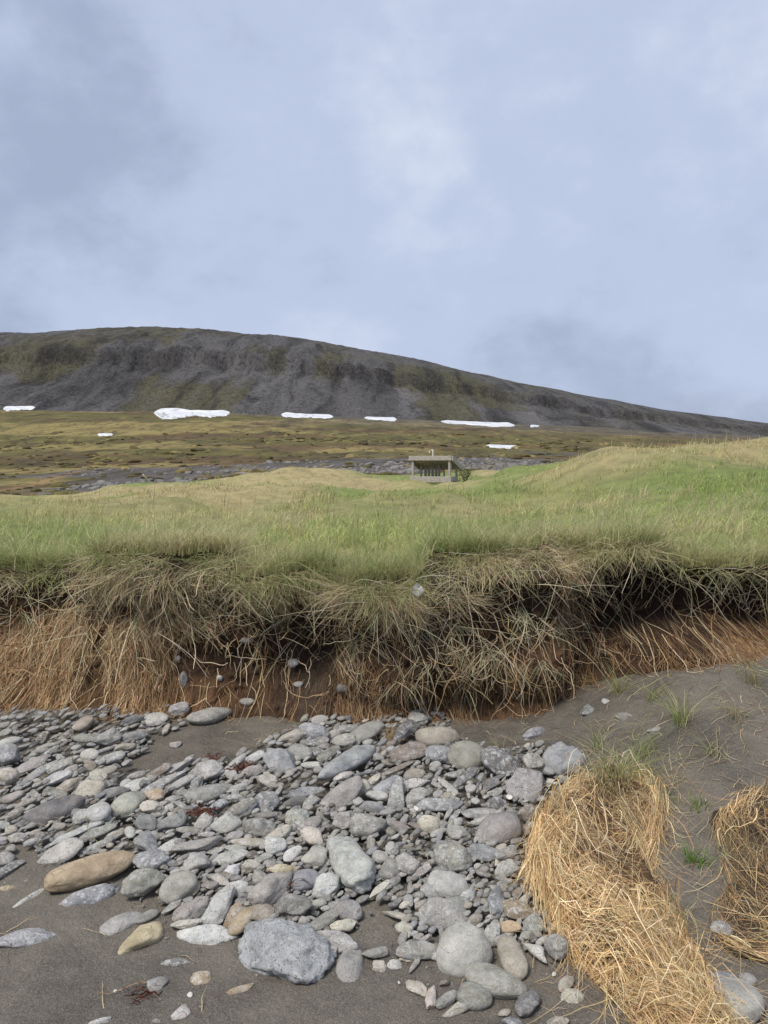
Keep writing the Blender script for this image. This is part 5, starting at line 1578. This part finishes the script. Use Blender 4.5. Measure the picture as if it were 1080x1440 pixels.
def shrub(px, d, wid, hgt, n, label, seed):
    r_ = np.random.default_rng(seed)
    x, y = sxp(px, d), d
    root = tag(empty('shrub', (x, y, float(land_z(x, y)))), label, 'shrub')
    P = []
    a = r_.uniform(0, 6.28, 16)
    K = 5; Q = np.zeros((16, K, 3))
    for k in range(K):
        Q[:, k] = np.stack([np.cos(a) * wid * 0.4 * (k / (K - 1)), np.sin(a) * wid * 0.4 * (k / (K - 1)), np.full(16, hgt * 0.8 * k / (K - 1))], -1)
    V, Fq, C = strand_mesh(Q, np.full(16, 0.02), np.tile([[0.14, 0.10, 0.06]], (16, 1)), seed, spread=1)
    ob = mesh('stem', V, Fq, M_FIBRE, root, col=C)
    c = nrm(r_.normal(size=(n, 3))) * r_.uniform(0.3, 1.25, (n, 1)) * np.array([wid / 2, wid / 2, hgt / 2]) + np.array([0, 0, hgt * 0.52])
    c += 0.05 * np.stack([vnoise(c[:, 0] * 9, c[:, 1] * 9, c[:, 2] * 9, 3)] * 3, -1)
    dv = nrm(r_.normal(size=(n, 3)) + np.array([0, 0, 0.4])) * r_.uniform(0.04, 0.09, (n, 1))
    P = np.stack([c, c + dv * 0.5, c + dv], 1)
    sd_ = np.repeat(nrm(np.cross(dv, r_.normal(size=(n, 3))))[:, None], 3, 1)
    V, Fq, C = ribbons(P, np.tile([[0.008, 0.035, 0.004]], (n, 1)), sd_, pick_cols(r_, n, [(0.10, 0.14, 0.05), (0.16, 0.19, 0.07), (0.22, 0.22, 0.10)], (3, 3, 2)))
    ob = mesh('leaves', V, Fq, M_BLADE, root, col=C); ob['kind'] = 'stuff'
    return root


shrub(654, 24.6, 0.5, 0.5, 240, 'low leafy green shrub beside the wooden shelter', 701)

# pale driftwood pole leaning out of the grass on the left crest
D_ = 30.0
g0 = np.array([sxp(221, D_), D_, float(land_z(sxp(221, D_), D_)) - 0.2])
g1 = np.array([sxp(207, D_), D_ - 0.5, szp(667, D_)])
V, Fq = [], []
for i in range(7):
    s = i / 6; c_ = g0 * (1 - s) + g1 * s + np.array([0.015 * math.sin(5 * s), 0, 0.01 * math.sin(8 * s)])
    for j in range(8):
        a = 2 * math.pi * j / 8; r0 = 0.055 * (1 - 0.45 * s)
        V.append(c_ + np.array([r0 * math.cos(a), r0 * math.sin(a), 0]) - g0)
for i in range(6):
    for j in range(8):
        Fq.append((i * 8 + j, i * 8 + (j + 1) % 8, (i + 1) * 8 + (j + 1) % 8, (i + 1) * 8 + j))
Vp = np.array(V); cap = len(Vp); Vp = np.concatenate([Vp, [(g1 - g0)]])
tri = np.array([(6 * 8 + j, 6 * 8 + (j + 1) % 8, cap) for j in range(8)])
ob = mesh('driftwood_pole', Vp, [np.array(Fq), tri], M_BONE); ob.location = g0
tag(ob, 'pale driftwood pole leaning out of the grassy crest before the stony flat', 'driftwood')


# ------------------------------------------------------------------ snow patches, stony flat
def far_hit(px, py):
    dx, dy, dz = ray(px, py)
    t = np.concatenate([np.linspace(45, 540, 300), np.linspace(542, 1100, 420)])
    X_ = dx[:, None] * t; Y_ = dy[:, None] * t; Z_ = CAM_Z + dz[:, None] * t
    dlt = Z_ - far_z(X_, Y_)
    k = np.argmax(dlt < 0, 1); k = np.where(dlt[np.arange(len(k)), k] < 0, k, len(t) - 1)
    k0 = np.maximum(k - 1, 0); i = np.arange(len(k))
    d0, d1 = dlt[i, k0], dlt[i, k]
    w = np.where(np.abs(d0 - d1) > 1e-6, d0 / (d0 - d1 + 1e-9), 0)
    return np.stack([X_[i, k0] * (1 - w) + X_[i, k] * w, Y_[i, k0] * (1 - w) + Y_[i, k] * w, Z_[i, k0] * (1 - w) + Z_[i, k] * w], -1)


def snow_patch(cx, cy, w, h, slant, label, seed):
    ns, nt_ = 90, 9
    sN, tN = np.meshgrid(np.linspace(-1, 1, ns), np.linspace(-1, 1, nt_))
    env = np.clip((1 - np.abs(sN)) * 5, 0, 1) ** 0.7 * (0.8 + 0.2 * np.cos(1.5 * sN + seed))
    up = 1 + 0.25 * fbm(sN * 2.5 + seed, 0.5, oct=2, seed=seed); dn = 1 + 0.45 * fbm(sN * 3 + seed, 9.5, oct=2, seed=seed + 1)
    px = cx + sN * w / 2; py = cy + slant * sN + tN * h / 2 * env * np.where(tN < 0, up, dn)
    Wp = far_hit(px.ravel(), py.ravel())
    edge = np.maximum(np.abs(sN), np.abs(tN)).ravel()
    Wp[:, 2] += np.where(edge > 0.999, -0.5, 0.14 * (1 - edge ** 4) + 0.06)
    c = Wp.mean(0)
    ob = mesh('snow_patch', Wp - c, grid_faces(nt_, ns)[:, ::-1], M_SNOW); ob.location = c
    return tag(ob, label, 'snow patch', 'snow patches at the mountain foot')


snow_patch(27, 574, 46, 8, -1, 'thin snow patch at the mountain foot touching the frame edge', 1)
snow_patch(270, 580.5, 108, 17, 0, 'largest long white snow patch below the crags', 2)
snow_patch(432, 584.5, 74, 11, 1.5, 'second largest snow patch, right of the largest one', 3)
snow_patch(535, 588.5, 46, 8, 1, 'short snow patch in the middle of the mountain foot', 4)
snow_patch(672, 595.5, 106, 7.5, 3, 'long thin snow streak right of the short patch', 5)
snow_patch(707, 628, 48, 5, 1, 'narrow low snow streak on the brown heath behind the shelter', 6)
snow_patch(148, 611, 22, 4, 0, 'tiny snow streak on the olive heath below the largest patch', 7)
snow_patch(752, 599, 13, 4, 0, 'tiny snow speck at the end of the long thin streak', 8)

rr = np.random.default_rng(801)
pool = [stone_shape('a', 8000 + k, 1) for k in range(14)]
parts = []
n_ = 0
ys = np.exp(rr.uniform(math.log(45), math.log(125), 6000)); us = rr.uniform(-0.47, 0.36, 6000)
den = sstep(-0.35, 0.3, fbm(us * ys / 9, ys / 9, oct=3, seed=63)) * sstep(42, 60, ys) * sstep(-0.47, -0.34, us)
for q in np.nonzero(rr.random(6000) < den * 0.75)[0]:
    P, f = pool[q % 14]
    r0 = min(rr.lognormal(-1.75, 0.55), 0.9)
    a = rr.uniform(0, 6.28); R_ = np.array([[math.cos(a), -math.sin(a), 0], [math.sin(a), math.cos(a), 0], [0, 0, 1]])
    xq = us[q] * ys[q]
    V = (P * np.array([r0, r0 * 0.8, r0 * 0.6])) @ R_.T + np.array([xq, ys[q], 0])
    parts.append((V, f, np.tile([np.array((0.105, 0.097, 0.092)) * rr.uniform(0.4, 1.5)], (len(V), 1))))
cx_ = np.array([p_[0][:, :2].mean(0) for p_ in parts]); cz = land_z(cx_[:, 0], cx_[:, 1])
for p_, z_ in zip(parts, cz): p_[0][:, 2] += z_ - 0.02
V, Fc, C = joinm(parts)
o = mesh('rubble', V, Fc, M_PEBBLE, col=C)
tag(o, 'dark grey rubble of rocks covering the stony flat behind the meadow', 'rubble', kind='stuff')

ys = np.exp(rr.uniform(math.log(40), math.log(330), 3400)); us = rr.uniform(-0.6, 0.6, 3400)
stony = sstep(-0.35, 0.3, fbm(us * ys / 9, ys / 9, oct=3, seed=63)) * sstep(42, 60, ys) * (1 - sstep(105, 150, ys)) * sstep(-0.47, -0.34, us)
kk = rr.random(3400) < (0.9 - 0.85 * stony) * (0.35 + 0.9 * sstep(-0.2, 0.4, fbm(us * ys / 25, ys / 25, oct=3, seed=65)))
ys, us = ys[kk], us[kk]; xq = us * ys; zq = land_z(xq, ys)
parts = []
for q in range(len(ys)):
    P, f = pool[q % 14]
    r0 = min(rr.lognormal(-1.1, 0.45), 1.0) * (0.6 + ys[q] / 160)
    V = P * np.array([r0 * 1.1, r0 * 1.3, r0 * 0.5]) + np.array([xq[q], ys[q], zq[q] - 0.05])
    cq = np.array([(0.135, 0.118, 0.040), (0.115, 0.088, 0.036), (0.25, 0.20, 0.08), (0.10, 0.082, 0.034)])[rr.choice(4, p=(0.4, 0.2, 0.25, 0.15))] * rr.uniform(0.7, 1.25)
    parts.append((V, f, np.tile([cq], (len(V), 1))))
V, Fc, C = joinm(parts)
tag(mesh('heath_tussocks', V, Fc, M_VALLEY, col=C), 'low olive and brown heath tussocks dotted over the valley floor', 'tussocks', kind='stuff')
